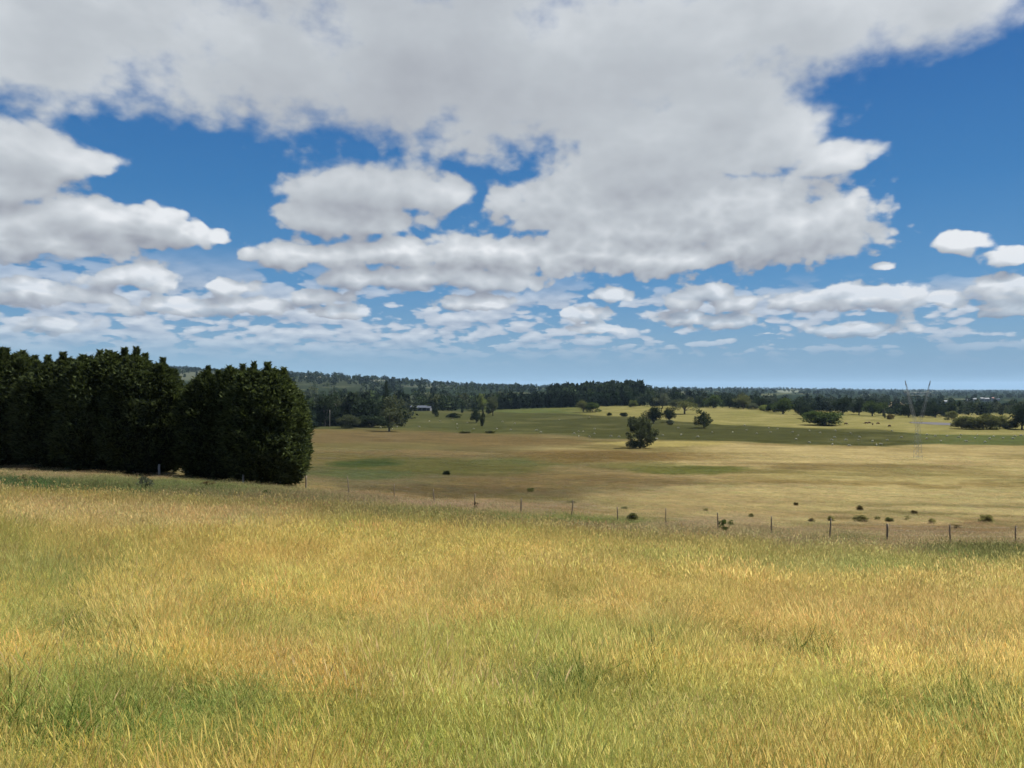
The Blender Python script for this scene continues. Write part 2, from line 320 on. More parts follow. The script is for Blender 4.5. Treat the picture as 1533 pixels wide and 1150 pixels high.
def field_colour(x, y):
    """display colour (0..255) of the growth at plan points, with cloud shade painted into the left paddock"""
    x = np.asarray(x, float); y = np.asarray(y, float)
    px, D = sight(x, y); z = height(x, y, False)
    py = HY - F_PX * z / np.maximum(D, .5)
    n = lambda s, k, o=4: fbm(x / s, y / s, o, k) - .5
    wx = (fbm(px / 60, py / 12, 3, 31) - .5); wy = (fbm(px / 70, py / 14, 4, 37) - .5)
    qx = px + wx * 60; qy = py + wy * np.clip((py - 640) / 8, 1.5, 14)
    c = np.empty(x.shape + (3,)); c[:] = (164, 141, 76)
    def blend(col, w): c[:] = c + (np.asarray(col, float) - c) * np.clip(w, 0, 1)[..., None]
    near = sstep(1020, 1120, py); blend((146, 128, 58), near * .7)
    blend((124, 122, 58), sstep(.0, .2, n(.9, 41)) * .55 * sstep(20, 8, D))
    blend((148, 124, 70), sstep(.02, .2, n(1.6, 43)) * .4)
    blend((178, 156, 86), sstep(.04, .22, n(5.5, 44)) * .3)
    blend((128, 122, 58), sstep(.05, .2, n(12, 45)) * .45)
    ff = np.interp(qx, PX_F, PY_F)
    blend((146, 123, 84), sstep(50, 6, qy - ff + wy * 22) * .85)
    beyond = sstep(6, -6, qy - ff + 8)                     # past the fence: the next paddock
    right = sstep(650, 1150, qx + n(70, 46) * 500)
    base = np.array((118, 103, 70.))[None] * (1 - right[..., None]) + np.array((186, 161, 110.))[None] * right[..., None] if c.ndim == 2 else None  # left paddock darker than right: cloud shade put into its ground colour
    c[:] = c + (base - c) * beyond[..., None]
    streak = fbm(px / 260, (py - .03 * px) / 7., 4, 47) - .5
    blend((118, 104, 62), beyond * sstep(.0, .16, streak) * .7)
    blend((192, 168, 116), beyond * sstep(.02, .18, -streak) * .6 * (.35 + .65 * right))
    blend((146, 116, 80), beyond * sstep(.02, .2, n(26, 48)) * .4)
    for (a, b, rx, ry, col, s) in PATCH:
        q = ((qx - a) / rx) ** 2 + ((qy - b) / ry) ** 2
        blend(col, s * sstep(1.7, .25, q + (fbm(x / max(1.2, ry * .02 * 8), y / max(1.2, ry * .02 * 8), 3, 51) - .5) * .9))
    pb = np.interp(qx, PX_P, PY_PB) + wy * 5; pt = np.interp(qx, PX_P, PY_PT) + wy * 2
    past = sstep(1.2, -1.2, qy - pb)
    lft = sstep(900, 700, qx)
    blend((86, 84, 50), past); blend((92, 92, 56), past * lft * .7); blend((106, 112, 66), past * sstep(1330, 1420, qx) * .8)
    blend((120, 112, 72), past * sstep(.03, .2, fbm(px / 60, py / 3., 3, 55) - .5) * .5)
    hill = sstep(.8, -.8, qy - pt)
    blend((156, 143, 88), hill * sstep(820, 900, qx)); blend((108, 112, 66), hill * sstep(900, 820, qx))
    blend((178, 160, 106), hill * sstep(.02, .2, fbm(px / 90, py / 3., 3, 57) - .5) * .5 * sstep(900, 960, qx))
    blend((136, 128, 72), hill * sstep(.02, .2, fbm(px / 70, py / 2., 3, 58) - .5) * .5)
    # far country: dark wooded ground with pale paddocks between
    far = sstep(760, 900, D)
    blend((54, 64, 48), far)
    pale = fbm(px / 46, py / 2.4, 3, 61)
    blend((150, 142, 104), far * sstep(.66, .74, pale) * .6)
    hills = far * sstep(620, 540, px) * sstep(1300, 2000, D)
    blend((76, 79, 60), hills * .8)
    for (a, b, rx, ry, col) in ((478, 563, 22, 2.6, (206, 196, 168)), (150, 551, 60, 4, (140, 140, 112)), (285, 562, 50, 8, (112, 112, 92)), (568, 570, 12, 2.0, (190, 186, 160)), (640, 566, 26, 1.5, (186, 182, 154)), (700, 575, 40, 1.6, (104, 104, 96)), (1340, 606, 16, 4, (186, 162, 124)), (1420, 612, 8, 2, (160, 150, 120)), (1180, 586, 20, 1.5, (150, 150, 130)), (640, 578, 50, 2.4, (98, 100, 84))):
        blend(col, far * sstep(1.5, .5, ((px - a) / rx) ** 2 + ((py - b) / ry) ** 2))
    return c

def mesh_obj(name, V, faces, mat=None, smooth=False, parent=None, fattr=None, vcol=None, link=True):
    """V (n,3); faces: (m,k) int array or a list of such arrays"""
    me = bpy.data.meshes.new(name)
    fl = faces if isinstance(faces, list) else [faces]
    fl = [np.asarray(f, np.int32) for f in fl if len(f)]
    V = np.asarray(V, np.float32)
    me.vertices.add(len(V)); me.vertices.foreach_set('co', V.ravel())
    loops = np.concatenate([f.ravel() for f in fl]); sizes = np.concatenate([np.full(len(f), f.shape[1], np.int32) for f in fl])
    me.loops.add(len(loops)); me.loops.foreach_set('vertex_index', loops)
    me.polygons.add(len(sizes)); starts = np.concatenate([[0], np.cumsum(sizes)[:-1]]).astype(np.int32)
    me.polygons.foreach_set('loop_start', starts)
    try: me.polygons.foreach_set('loop_total', sizes)
    except Exception: pass
    me.update(calc_edges=True)
    me.polygons.foreach_set('use_smooth', np.full(len(sizes), smooth))
    if fattr is not None:
        for k, (dom, arr) in fattr.items():
            a = me.attributes.new(k, 'FLOAT', dom); a.data.foreach_set('value', np.asarray(arr, np.float32).ravel())
    if vcol is not None:
        a = me.color_attributes.new('tint', 'FLOAT_COLOR', 'POINT')
        a.data.foreach_set('color', np.concatenate([vcol, np.ones((len(vcol), 1))], 1).astype(np.float32).ravel())
    if mat is not None: me.materials.append(mat)
    o = bpy.data.objects.new(name, me)
    if link: COL.objects.link(o)
    if parent is not None: o.parent = parent
    return o
def tag(o, label=None, cat=None, group=None, kind=None):
    for k, v in (('label', label), ('category', cat), ('group', group), ('kind', kind)):
        if v: o[k] = v
    return o

ALB_G, ALB_GRASS = np.array((.30, .328, .335)), np.array((1.17, 1.36, 1.46))
def mat_ground():
    m = bpy.data.materials.new('field_ground'); m.use_nodes = True; t = NT(m.node_tree); t.n.clear()
    tint = t.attr('tint')
    pos = t.new('ShaderNodeNewGeometry').outputs['Position']
    d = t.vmath('LENGTH', pos, out=1)
    fine = t.noise(pos, .9, 6., .65); mid = t.noise(t.vmath('MULTIPLY', pos, (.6, 1., 1.)), .11, 5., .6)
    f = t.math('MULTIPLY_ADD', t.math('SUBTRACT', fine, .5), t.maprange(d, 100., 600., 1.5, .9, 'LINEAR'), 1.)
    f = t.math('MULTIPLY', f, t.math('MULTIPLY_ADD', t.math('SUBTRACT', mid, .5), 1.0, 1.))
    st = t.noise(t.vmath('MULTIPLY', pos, (.10, .55, .3)), .8, 5., .65)
    f = t.math('MULTIPLY', f, t.math('MULTIPLY_ADD', t.math('SUBTRACT', st, .5), 1.1, 1.))
    tus = t.maprange(t.noise(pos, .42, 3., .7), .58, .66); pal = t.maprange(t.noise(t.vmath('ADD', pos, (31., 7., 3.)), .30, 4., .7), .57, .68)
    col = t.vmath('SCALE', tint, scale=f)
    col = t.mix(t.math('MULTIPLY', tus, .42), col, t.vmath('MULTIPLY', col, (.50, .56, .50)))
    col = t.mix(t.math('MULTIPLY', pal, .5), col, t.vmath('MULTIPLY', col, (1.35, 1.30, 1.28)))
    b = t.new('ShaderNodeBump', Strength=.5, Distance=.3); t._set(b.inputs['Height'], fine)
    p = t.new('ShaderNodeBsdfDiffuse'); t._set(p.inputs['Color'], col); t._set(p.inputs['Normal'], b.outputs[0])
    o = t.new('ShaderNodeOutputMaterial'); t.l.new(p.outputs[0], o.inputs[0])
    return m
def build_ground():
    th_in = np.arctan((np.linspace(-420, 1953, 900) - CX) / F_PX)
    th_out = np.linspace(th_in[-1], th_in[0] + 2 * math.pi, 140)[1:-1]
    th = np.concatenate([th_in, th_out])
    r = np.concatenate([np.linspace(.4, 6, 30), np.exp(np.linspace(math.log(6.2), math.log(1500), 430)), np.exp(np.linspace(math.log(1520), math.log(26000), 110))])
    T, Rr = np.meshgrid(th, r)
    X = Rr * np.sin(T); Y = Rr * np.cos(T)
    x = np.concatenate([[0.], X.ravel()]); y = np.concatenate([[0.], Y.ravel()])
    z = height(x, y)
    # hollow for the farm dam
    V = np.stack([x, y, z], 1)
    nt, nr = len(th), len(r)
    i = np.arange(nr - 1)[:, None] * nt; j = np.arange(nt)[None]; j2 = (j + 1) % nt
    quads = np.stack([i + j, i + nt + j, i + nt + j2, i + j2], -1).reshape(-1, 4) + 1
    quads = quads[:, ::-1]
    tris = np.stack([np.zeros(nt, int), 1 + np.arange(nt), 1 + (np.arange(nt) + 1) % nt], 1)[:, ::-1]
    # make faces wind upwards
    a, b, c = V[quads[5000, 0]], V[quads[5000, 1]], V[quads[5000, 2]]
    if np.cross(b - a, c - a)[2] < 0: quads = quads[:, ::-1]; tris = tris[:, ::-1]
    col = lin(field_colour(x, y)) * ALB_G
    o = mesh_obj('ground', V, [quads, tris], mat_ground(), True, vcol=col)
    tag(o, kind='structure', label='rolling dry farmland falling away to a wide plain', cat='ground')
    return o

# ------------------------------------------------------------------ tall dry grass
def blade_tuft(n, radius, hmin, hmax, wid, seg, seeds, heads=.55, lean=.35):
    r = np.random.default_rng(seeds)
    V, Fq, Ft, rnd, hh, hd = [], [], [], [], [], []
    nv = 0
    for k in range(n):
        a = r.uniform(0, 2 * math.pi); q = radius * math.sqrt(r.uniform()); bx, by = q * math.cos(a), q * math.sin(a)
        h = r.uniform(hmin, hmax); la = r.uniform(0, 2 * math.pi); ln = h * lean * r.uniform(.1, 1.) ** 1.5 * 1.6
        fa = r.uniform(0, math.pi); wx, wy = math.cos(fa) * wid * .5, math.sin(fa) * wid * .5
        c = r.uniform(); head = r.uniform() < heads
        s0 = nv
        for s in range(seg + 1):
            t = s / seg
            ox, oy = ln * t ** 2.2 * math.cos(la), ln * t ** 2.2 * math.sin(la)
            z = h * (t - .12 * t ** 3 * (ln / h))
            w = (1 - .75 * t)
            V += [(bx + ox - wx * w, by + oy - wy * w, z - .03), (bx + ox + wx * w, by + oy + wy * w, z - .03)]
            rnd += [c, c]; hh += [t, t]; hd += [0, 0]; nv += 2
        for s in range(seg): Fq.append((s0 + 2*s, s0 + 2*s + 1, s0 + 2*s + 3, s0 + 2*s + 2))
        if head:                                            # seed head: a slim spindle of two crossed faces
            tx, ty, tz = bx + ln * math.cos(la), by + ln * math.sin(la), h * (1 - .12 * ln / h) - .03
            dx, dy, dz = math.cos(la) * .5, math.sin(la) * .5, .85
            L = h * r.uniform(.14, .26); W = wid * r.uniform(.9, 1.8)
            for g in (0, 1):
                ca = fa + g * math.pi / 2; ux, uy = math.cos(ca) * W, math.sin(ca) * W
                p = [(tx, ty, tz - .2 * L), (tx + dx*L*.4 + ux, ty + dy*L*.4 + uy, tz + dz*L*.35), (tx + dx*L, ty + dy*L, tz + dz*L), (tx + dx*L*.4 - ux, ty + dy*L*.4 - uy, tz + dz*L*.35)]
                V += p; Fq.append((nv, nv+1, nv+2, nv+3)); rnd += [c]*4; hh += [1.]*4; hd += [1.]*4; nv += 4
    return np.array(V), np.array(Fq), dict(rnd=('POINT', rnd), hh=('POINT', hh), hd=('POINT', hd))
def mat_grass():
    m = bpy.data.materials.new('dry_grass'); m.use_nodes = True; t = NT(m.node_tree); t.n.clear()
    tint = t.attr('tint', 'INSTANCER')
    rnd = t.attr('rnd', out='Fac'); hh = t.attr('hh', out='Fac'); hd = t.attr('hd', out='Fac')
    # straw, green and russet stems mixed within every tuft
    straw = t.vmath('MULTIPLY', tint, (1.46, 1.32, 1.16)); green = t.vmath('MULTIPLY', tint, (.52, .78, .50)); rust = t.vmath('MULTIPLY', tint, (1.0, .84, .80))
    c = t.mix(t.maprange(rnd, .30, .42), green, t.mix(t.maprange(rnd, .62, .7), straw, rust))
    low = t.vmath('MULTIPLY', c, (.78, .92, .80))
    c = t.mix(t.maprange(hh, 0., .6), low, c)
    c = t.mix(hd, c, t.vmath('MULTIPLY', tint, (1.45, 1.34, 1.30)))
    d = t.new('ShaderNodeBsdfDiffuse'); t._set(d.inputs['Color'], c)
    tr = t.new('ShaderNodeBsdfTranslucent'); t._set(tr.inputs['Color'], c)
    mx = t.new('ShaderNodeMixShader'); mx.inputs[0].default_value = .5; t.l.new(d.outputs[0], mx.inputs[1]); t.l.new(tr.outputs[0], mx.inputs[2])
    o = t.new('ShaderNodeOutputMaterial'); t.l.new(mx.outputs[0], o.inputs[0])
    return m
def scatter_tree(coll):
    g = bpy.data.node_groups.new('grass_scatter', 'GeometryNodeTree')
    g.interface.new_socket('Geometry', in_out='INPUT', socket_type='NodeSocketGeometry'); g.interface.new_socket('Geometry', in_out='OUTPUT', socket_type='NodeSocketGeometry')
    N = g.nodes; L = g.links
    gi = N.new('NodeGroupInput'); go = N.new('NodeGroupOutput')
    ci = N.new('GeometryNodeCollectionInfo'); ci.inputs['Collection'].default_value = coll; ci.inputs['Separate Children'].default_value = True; ci.inputs['Reset Children'].default_value = True
    ip = N.new('GeometryNodeInstanceOnPoints'); ip.inputs['Pick Instance'].default_value = True
    def na(name, typ):
        n = N.new('GeometryNodeInputNamedAttribute'); n.data_type = typ; n.inputs['Name'].default_value = name
        return n.outputs['Attribute']
    L.new(gi.outputs[0], ip.inputs['Points']); L.new(ci.outputs[0], ip.inputs['Instance'])
    L.new(na('pick', 'INT'), ip.inputs['Instance Index']); L.new(na('turn', 'FLOAT_VECTOR'), ip.inputs['Rotation']); L.new(na('size', 'FLOAT_VECTOR'), ip.inputs['Scale'])
    L.new(ip.outputs[0], go.inputs[0])
    return g
def build_grass():
    mat = mat_grass()
    coll = bpy.data.collections.new('grass_kinds')
    protos = []
    for k in range(6): protos.append(blade_tuft(230, .24, .07, .35, .0021, 4, 100 + k, .6, .85))         # close by
    for k in range(4): protos.append(blade_tuft(180, .50, .10, .38, .0050, 3, 200 + k, .6, .8))         # a little farther
    for k in range(4): protos.append(blade_tuft(190, 1.3, .12, .38, .0135, 2, 300 + k, .6, .6))          # down the slope and in the next paddock
    for k in range(2): protos.append(blade_tuft(60, .11, .16, .40, .0075, 4, 400 + k, .0, 1.2))        # coarse green tussocks
    for k in range(2): protos.append(blade_tuft(9, .16, .30, .54, .0022, 5, 500 + k, .9, .9))          # tall pale dead stalks
    for k, (V, F, at_) in enumerate(protos):
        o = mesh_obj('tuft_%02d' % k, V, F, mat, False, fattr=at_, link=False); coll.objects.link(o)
    P, S, I = [], [], []
    def band(d0, d1, dens, i0, i1, smin, smax):
        area = .5 * 1.55 * (d1**2 - d0**2); n = int(area * dens)
        d = np.sqrt(rng.uniform(d0**2, d1**2, n)); u = rng.uniform(-.78, .78, n)
        P.append(np.stack([d * u, d], 1)); S.append(rng.uniform(smin, smax, n)); I.append(rng.integers(i0, i1, n))
    band(1.6, 8, 32, 0, 6, .7, 1.1)
    band(8, 17, 15, 0, 6, .8, 1.2)
    band(14, 34, 6, 6, 10, .8, 1.25)
    band(30, 64, 1.5, 10, 14, .8, 1.2)
    band(60, 150, .5, 10, 14, .5, 1.0)
    band(140, 260, .10, 10, 14, .6, 1.1)
    def clump(px, py, spread, n, i0, i1, smin, smax):
        D = depth_for(px, py, 2.5, 60); x = D * (px - CX) / F_PX
        P.append(np.stack([rng.normal(x, spread, n), rng.normal(D, spread, n)], 1)); S.append(rng.uniform(smin, smax, n)); I.append(rng.integers(i0, i1, n))
    for (px, py, sp, n) in ((820, 1070, .22, 9), (840, 1050, .15, 5), (1450, 1105, .30, 14), (300, 1100, .35, 10), (20, 1120, .30, 8), (980, 1010, .5, 6), (90, 960, .6, 8), (1110, 985, .5, 4)): clump(px, py, sp, n, 14, 16, .7, 1.2)
    for (px, py, sp, n) in ((640, 1075, .25, 7), (690, 1100, .25, 8), (1010, 1130, .3, 8), (30, 1130, .4, 6), (230, 1090, .5, 6), (1300, 1080, .6, 6), (560, 1100, .5, 6), (430, 1050, .9, 6), (1200, 1000, 1.4, 8), (800, 960, 1.6, 8), (300, 960, 1.6, 8)): clump(px, py, sp, n, 16, 18, .75, 1.15)
    P = np.concatenate(P); S = np.concatenate(S); I = np.concatenate(I)
    z = height(P[:, 0], P[:, 1])
    tall = fbm(P[:, 0] / 2.3, P[:, 1] / 2.3, 3, 71)
    px, D = sight(P[:, 0], P[:, 1])
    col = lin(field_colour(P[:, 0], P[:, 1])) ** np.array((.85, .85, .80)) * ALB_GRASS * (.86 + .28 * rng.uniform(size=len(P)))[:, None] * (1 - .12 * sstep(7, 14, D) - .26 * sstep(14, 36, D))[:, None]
    col = col * np.clip(rng.normal(1., .09, (len(P), 1)), .7, 1.3) * (1 + rng.normal(0, .05, (len(P), 3)))
    lump = fbm(P[:, 0] / .55, P[:, 1] / .55, 2, 77); S = S * (.72 + .6 * lump); tall = .5 * tall + .5 * sstep(.25, .75, lump)
    g = (I == 14) | (I == 15); col[g] = np.array((.085, .125, .030)) * rng.uniform(.8, 1.3, (g.sum(), 1))
    g = I >= 16; col[g] = np.array((.44, .37, .20)) * rng.uniform(.85, 1.15, (g.sum(), 1))
    me = bpy.data.meshes.new('grass'); me.vertices.add(len(P)); me.vertices.foreach_set('co', np.concatenate([P, z[:, None]], 1).astype(np.float32).ravel())
    a = me.attributes.new('pick', 'INT', 'POINT'); a.data.foreach_set('value', I.astype(np.int32))
    ang = np.zeros((len(P), 3)); ang[:, 2] = rng.uniform(0, 6.283, len(P)); ang[:, :2] = rng.normal(0, .06, (len(P), 2))
    a = me.attributes.new('turn', 'FLOAT_VECTOR', 'POINT'); a.data.foreach_set('vector', ang.astype(np.float32).ravel())
    ffr = np.interp(px, PX_F, PY_F); row = HY - F_PX * z / np.maximum(D, .5)
    short = 1 - .5 * sstep(30, 5, row - ffr)
    sc = np.stack([S, S, S * (.62 + .75 * tall) * short], 1)
    a = me.attributes.new('size', 'FLOAT_VECTOR', 'POINT'); a.data.foreach_set('vector', sc.astype(np.float32).ravel())
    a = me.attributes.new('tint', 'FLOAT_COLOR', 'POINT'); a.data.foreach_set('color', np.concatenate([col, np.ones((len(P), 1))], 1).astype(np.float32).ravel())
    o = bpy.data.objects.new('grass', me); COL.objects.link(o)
    md = o.modifiers.new('scatter', 'NODES'); md.node_group = scatter_tree(coll)
    tag(o, 'tall golden and green grass gone to seed all over the near slope', 'grass', kind='stuff')

# ------------------------------------------------------------------ foliage
def foliage_mat(name, dark, light, trans=.3, hue=.0):
    m = bpy.data.materials.new(name); m.use_nodes = True; t = NT(m.node_tree); t.n.clear()
    rnd = t.attr('rnd', out='Fac')
    oi = t.new('ShaderNodeObjectInfo')
    pos = t.new('ShaderNodeNewGeometry').outputs['Position']
    n = t.noise(pos, .7, 3., .6)
    f = t.math('ADD', rnd, t.math('MULTIPLY', t.math('SUBTRACT', n, .5), 1.1), clamp=True)
    c = t.mix(f, tuple(dark) + (1.,), tuple(light) + (1.,))
    c = t.vmath('SCALE', c, scale=t.math('MULTIPLY_ADD', oi.outputs['Random'], .35, .82))
    d = t.new('ShaderNodeBsdfDiffuse'); t._set(d.inputs['Color'], c)
    tr = t.new('ShaderNodeBsdfTranslucent'); t._set(tr.inputs['Color'], t.vmath('MULTIPLY', c, (1.1, 1.15, .7)))
    mx = t.new('ShaderNodeMixShader'); mx.inputs[0].default_value = trans; t.l.new(d.outputs[0], mx.inputs[1]); t.l.new(tr.outputs[0], mx.inputs[2])
    o = t.new('ShaderNodeOutputMaterial'); t.l.new(mx.outputs[0], o.inputs[0])
    return m
def plain_mat(name, col, rough=.8, noise_amt=.35, scale=3., metal=0.):
    m = bpy.data.materials.new(name); m.use_nodes = True; t = NT(m.node_tree); t.n.clear()
    co = t.new('ShaderNodeTexCoord').outputs['Object']
    n = t.noise(t.vmath('MULTIPLY', co, (1., 1., .35)), scale, 5., .6)
    c = t.vmath('SCALE', tuple(col), scale=t.math('MULTIPLY_ADD', t.math('SUBTRACT', n, .5), 2 * noise_amt, 1.))
    p = t.new('ShaderNodeBsdfPrincipled', Roughness=rough, Metallic=metal); p.inputs['Specular IOR Level'].default_value = .12; t._set(p.inputs['Base Color'], c)
    o = t.new('ShaderNodeOutputMaterial'); t.l.new(p.outputs[0], o.inputs[0])
    return m
def unit(v): return v / np.maximum(np.linalg.norm(v, axis=-1, keepdims=True), 1e-9)
def kites(P, D, L, W, r):
    """leaf sprays: at points P, growing along D, length L, width W -> kite faces"""
    D = unit(D); S = unit(np.cross(D, r.normal(size=D.shape)))
    L = np.asarray(L)[:, None]; W = np.asarray(W)[:, None]
    bend = unit(np.cross(D, S)) * L * .12
    V = np.stack([P, P + D * L * .45 - S * W * .5 + bend, P + D * L, P + D * L * .45 + S * W * .5 + bend], 1).reshape(-1, 3)
    return V, np.arange(len(P) * 4).reshape(-1, 4)
def tube(pts, rad, n=7):
    """tapered limb through pts"""
    pts = np.asarray(pts, float); V = []; F = []
    for i, p in enumerate(pts):
        d = unit(pts[min(i + 1, len(pts) - 1)] - pts[max(i - 1, 0)])
        a = unit(np.cross(d, (0, 1, .1) if abs(d[1]) < .9 else (1, 0, 0))); b = np.cross(d, a)
        for k in range(n):
            t = 2 * math.pi * k / n; V.append(p + rad[i] * (math.cos(t) * a + math.sin(t) * b))
    for i in range(len(pts) - 1):
        for k in range(n): F.append((i*n + k, i*n + (k+1) % n, (i+1)*n + (k+1) % n, (i+1)*n + k))
    return np.array(V), np.array(F)
def merge(parts):
    V, F, n = [], [], 0
    for v, f in parts: V.append(v); F.append(np.asarray(f) + n); n += len(v)
    return np.concatenate(V), np.concatenate(F)
def core(fn, n=22, m=14):
    """closed inner mass of a crown so that no light leaks straight through"""
    V, F = [], []
    for i in range(m + 1):
        for k in range(n): V.append(fn(i / m, 2 * math.pi * k / n))
    for i in range(m):
        for k in range(n): F.append((i*n + k, i*n + (k+1) % n, (i+1)*n + (k+1) % n, (i+1)*n + k))
    return np.array(V), np.array(F)

CYP_T = [0, .06, .16, .3, .45, .6, .74, .85, .93, 1.]
CYP_R = [.46, .66, .90, 1.03, 1.0, .93, .82, .63, .40, .05]
def cypress(seed, leaders, n=9000):
    """unit tree: height 1, crown radius 1 (scaled on placing), many upward sprays"""
    r = np.random.default_rng(seed)
    hx = 11.8; rx = 2.7
    t = r.uniform(0.015, 1, n) ** .9; a = r.uniform(0, 2 * math.pi, n)
    lob = .72 + .56 * fbm(np.cos(a) * 2.4 + 50, np.sin(a) * 2.4 + t * 11, 3, seed)
    R = np.interp(t, CYP_T, CYP_R) * lob * rx
    q = r.uniform(.80, 1.02, n)
    P = np.stack([np.cos(a) * R * q, np.sin(a) * R * q, t * hx], 1)
    out = np.stack([np.cos(a), np.sin(a), np.zeros(n)], 1)
    D = out * r.uniform(.5, 1.0, n)[:, None] + np.array((0, 0, 1.)) * r.uniform(.0, 1.0, n)[:, None] + r.normal(0, .35, (n, 3))
    parts, rn = [], []
    for k in range(2):
        v, f = kites(P + r.normal(0, .12, P.shape), D + r.normal(0, .4, D.shape), r.uniform(.30, .62, n), r.uniform(.10, .20, n), r); parts.append((v, f)); rn.append(np.repeat(r.uniform(0, 1, n), 4))
    # leading shoots standing out of the top
    for (lx, ly, lh, lw) in leaders:
        m = 800; tt = r.uniform(0, 1, m); aa = r.uniform(0, 6.283, m); rr = lw * (1 - tt) ** 1.5 * r.uniform(.3, 1.05, m)
        z0 = hx * .74; zz = z0 + (hx * lh - z0) * tt
        Pl = np.stack([lx + np.cos(aa) * rr, ly + np.sin(aa) * rr, zz], 1)
        Dl = np.stack([np.cos(aa), np.sin(aa), r.uniform(.5, 1.6, m)], 1)
        v, f = kites(Pl, Dl, r.uniform(.25, .55, m), r.uniform(.09, .16, m), r); parts.append((v, f)); rn.append(np.repeat(r.uniform(.2, 1, m), 4))
    def fn(u, b):
        R0 = np.interp(u, CYP_T, CYP_R) * rx * .72
        return (math.cos(b) * R0, math.sin(b) * R0, .25 + u * hx * .93)
    c = core(fn); parts.append(c); rn.append(np.zeros(len(c[0])))
    V, F = merge(parts); rn = np.concatenate(rn)
    V = V / np.array((rx, rx, hx))
    tv, tf = tube([(0, 0, -.05), (.01, 0, .2), (0, .01, .55), (0, 0, .9)], [.13, .11, .07, .01])
    return (V, F, rn), (tv, tf)

def broadleaf(seed, kind, n=2600, leaf=.05):
    """unit tree: height 1, crown width 1. kind: round, gum, wide, bush, cone, twiggy"""
    r = np.random.default_rng(seed)
    B = []                                          # sub-crowns (centre, radii)
    if kind == 'round':
        for k in range(30):
            d = unit(r.normal(size=3)); q = r.uniform(.3, 1.1)
            B.append(((d[0]*.33*q, d[1]*.33*q, .46 + d[2]*.38*q), r.uniform(.08, .19)))
    elif kind == 'gum':
        for k in range(22):
            a = r.uniform(0, 6.283); q = r.uniform(.05, .42); z = r.uniform(.15, .86)
            q *= 1.1 - abs(z - .5)
            B.append(((math.cos(a)*q, math.sin(a)*q, z), r.uniform(.06, .15)))
        B.append(((0, 0, .5), .22))
    elif kind == 'lone':
        for k in range(46):
            z = r.uniform(.10, .90); e = math.sqrt(max(.05, 1 - ((z - .46) / .52) ** 2)); a = r.uniform(0, 6.283); q = .44 * e * math.sqrt(r.uniform(.0, 1))
            B.append(((math.cos(a)*q, math.sin(a)*q, z), r.uniform(.05, .13)))
    elif kind == 'wide':
        for k in range(16):
            a = r.uniform(0, 6.283); q = .42 * math.sqrt(r.uniform())
            B.append(((math.cos(a)*q, math.sin(a)*q, r.uniform(.42, .80) - q * .3), r.uniform(.12, .18)))
    elif kind == 'bush':
        for k in range(22):
            a = r.uniform(0, 6.283); q = .42 * math.sqrt(r.uniform()); z = r.uniform(.05, .82) * (1.05 - 2.2 * q * q)
            B.append(((math.cos(a)*q, math.sin(a)*q, z + .04), r.uniform(.14, .22)))
    elif kind == 'cone':
        for k in range(18):
            z = r.uniform(.08, .95); a = r.uniform(0, 6.283); q = .36 * (1 - z) ** .8 * r.uniform(.3, 1)
            B.append(((math.cos(a)*q, math.sin(a)*q, z), .07 + .13 * (1 - z)))
    elif kind == 'twiggy':
        for k in range(14):
            a = r.uniform(0, 6.283); q = r.uniform(.05, .4); B.append(((math.cos(a)*q, math.sin(a)*q, r.uniform(.25, .9)), r.uniform(.05, .1)))
    wts = np.array([b[1] ** 2 for b in B]); idx = r.choice(len(B), n, p=wts / wts.sum())
    C = np.array([b[0] for b in B])[idx]; Rb = np.array([b[1] for b in B])[idx]
    d = unit(r.normal(size=(n, 3))); d[:, 2] = d[:, 2] * .8 + .1
    P = C + d * (Rb * r.uniform(.3, 1.25, n) ** .7)[:, None]
    P[:, 2] = np.clip(P[:, 2], .005, 1.02)
    up = np.array((0, 0, .45 if kind not in ('gum', 'lone') else -.15))
    D = unit(d + up + r.normal(0, .6, (n, 3)))
    v, f = kites(P, D, r.uniform(.7, 1.5, n) * leaf, r.uniform(.4, .85, n) * leaf, r); rn = np.repeat(np.clip(r.uniform(0, 1, len(B))[idx] * .5 + r.uniform(0, .5, n), 0, 1), 4)
    # trunk and limbs out to the sub-crowns
    tp = []
    fork = {'lone': .10, 'round': .12, 'gum': .18, 'wide': .26, 'bush': .06, 'cone': .9, 'twiggy': .05}[kind]
    tr = {'lone': .026, 'round': .030, 'gum': .026, 'wide': .032, 'bush': .02, 'cone': .022, 'twiggy': .010}[kind]
    tp.append(tube([(0, 0, -.04), (.006, .004, fork * .5), (0, 0, fork)], [tr * 1.25, tr, tr * .85]))
    for (c, q) in sorted(B, key=lambda b: -b[1])[:9]:
        e = np.array(c); mid = np.array((e[0] * .45, e[1] * .45, fork * .55 + e[2] * .45 + .02))
        if e[2] > fork * .8 or kind in ('bush', 'twiggy'):
            tp.append(tube([(0, 0, fork * .92), mid, e], [tr * .6, tr * .42, tr * .12], 5))
    tv, tf = merge(tp)
    return (v, f, rn), (tv, tf)

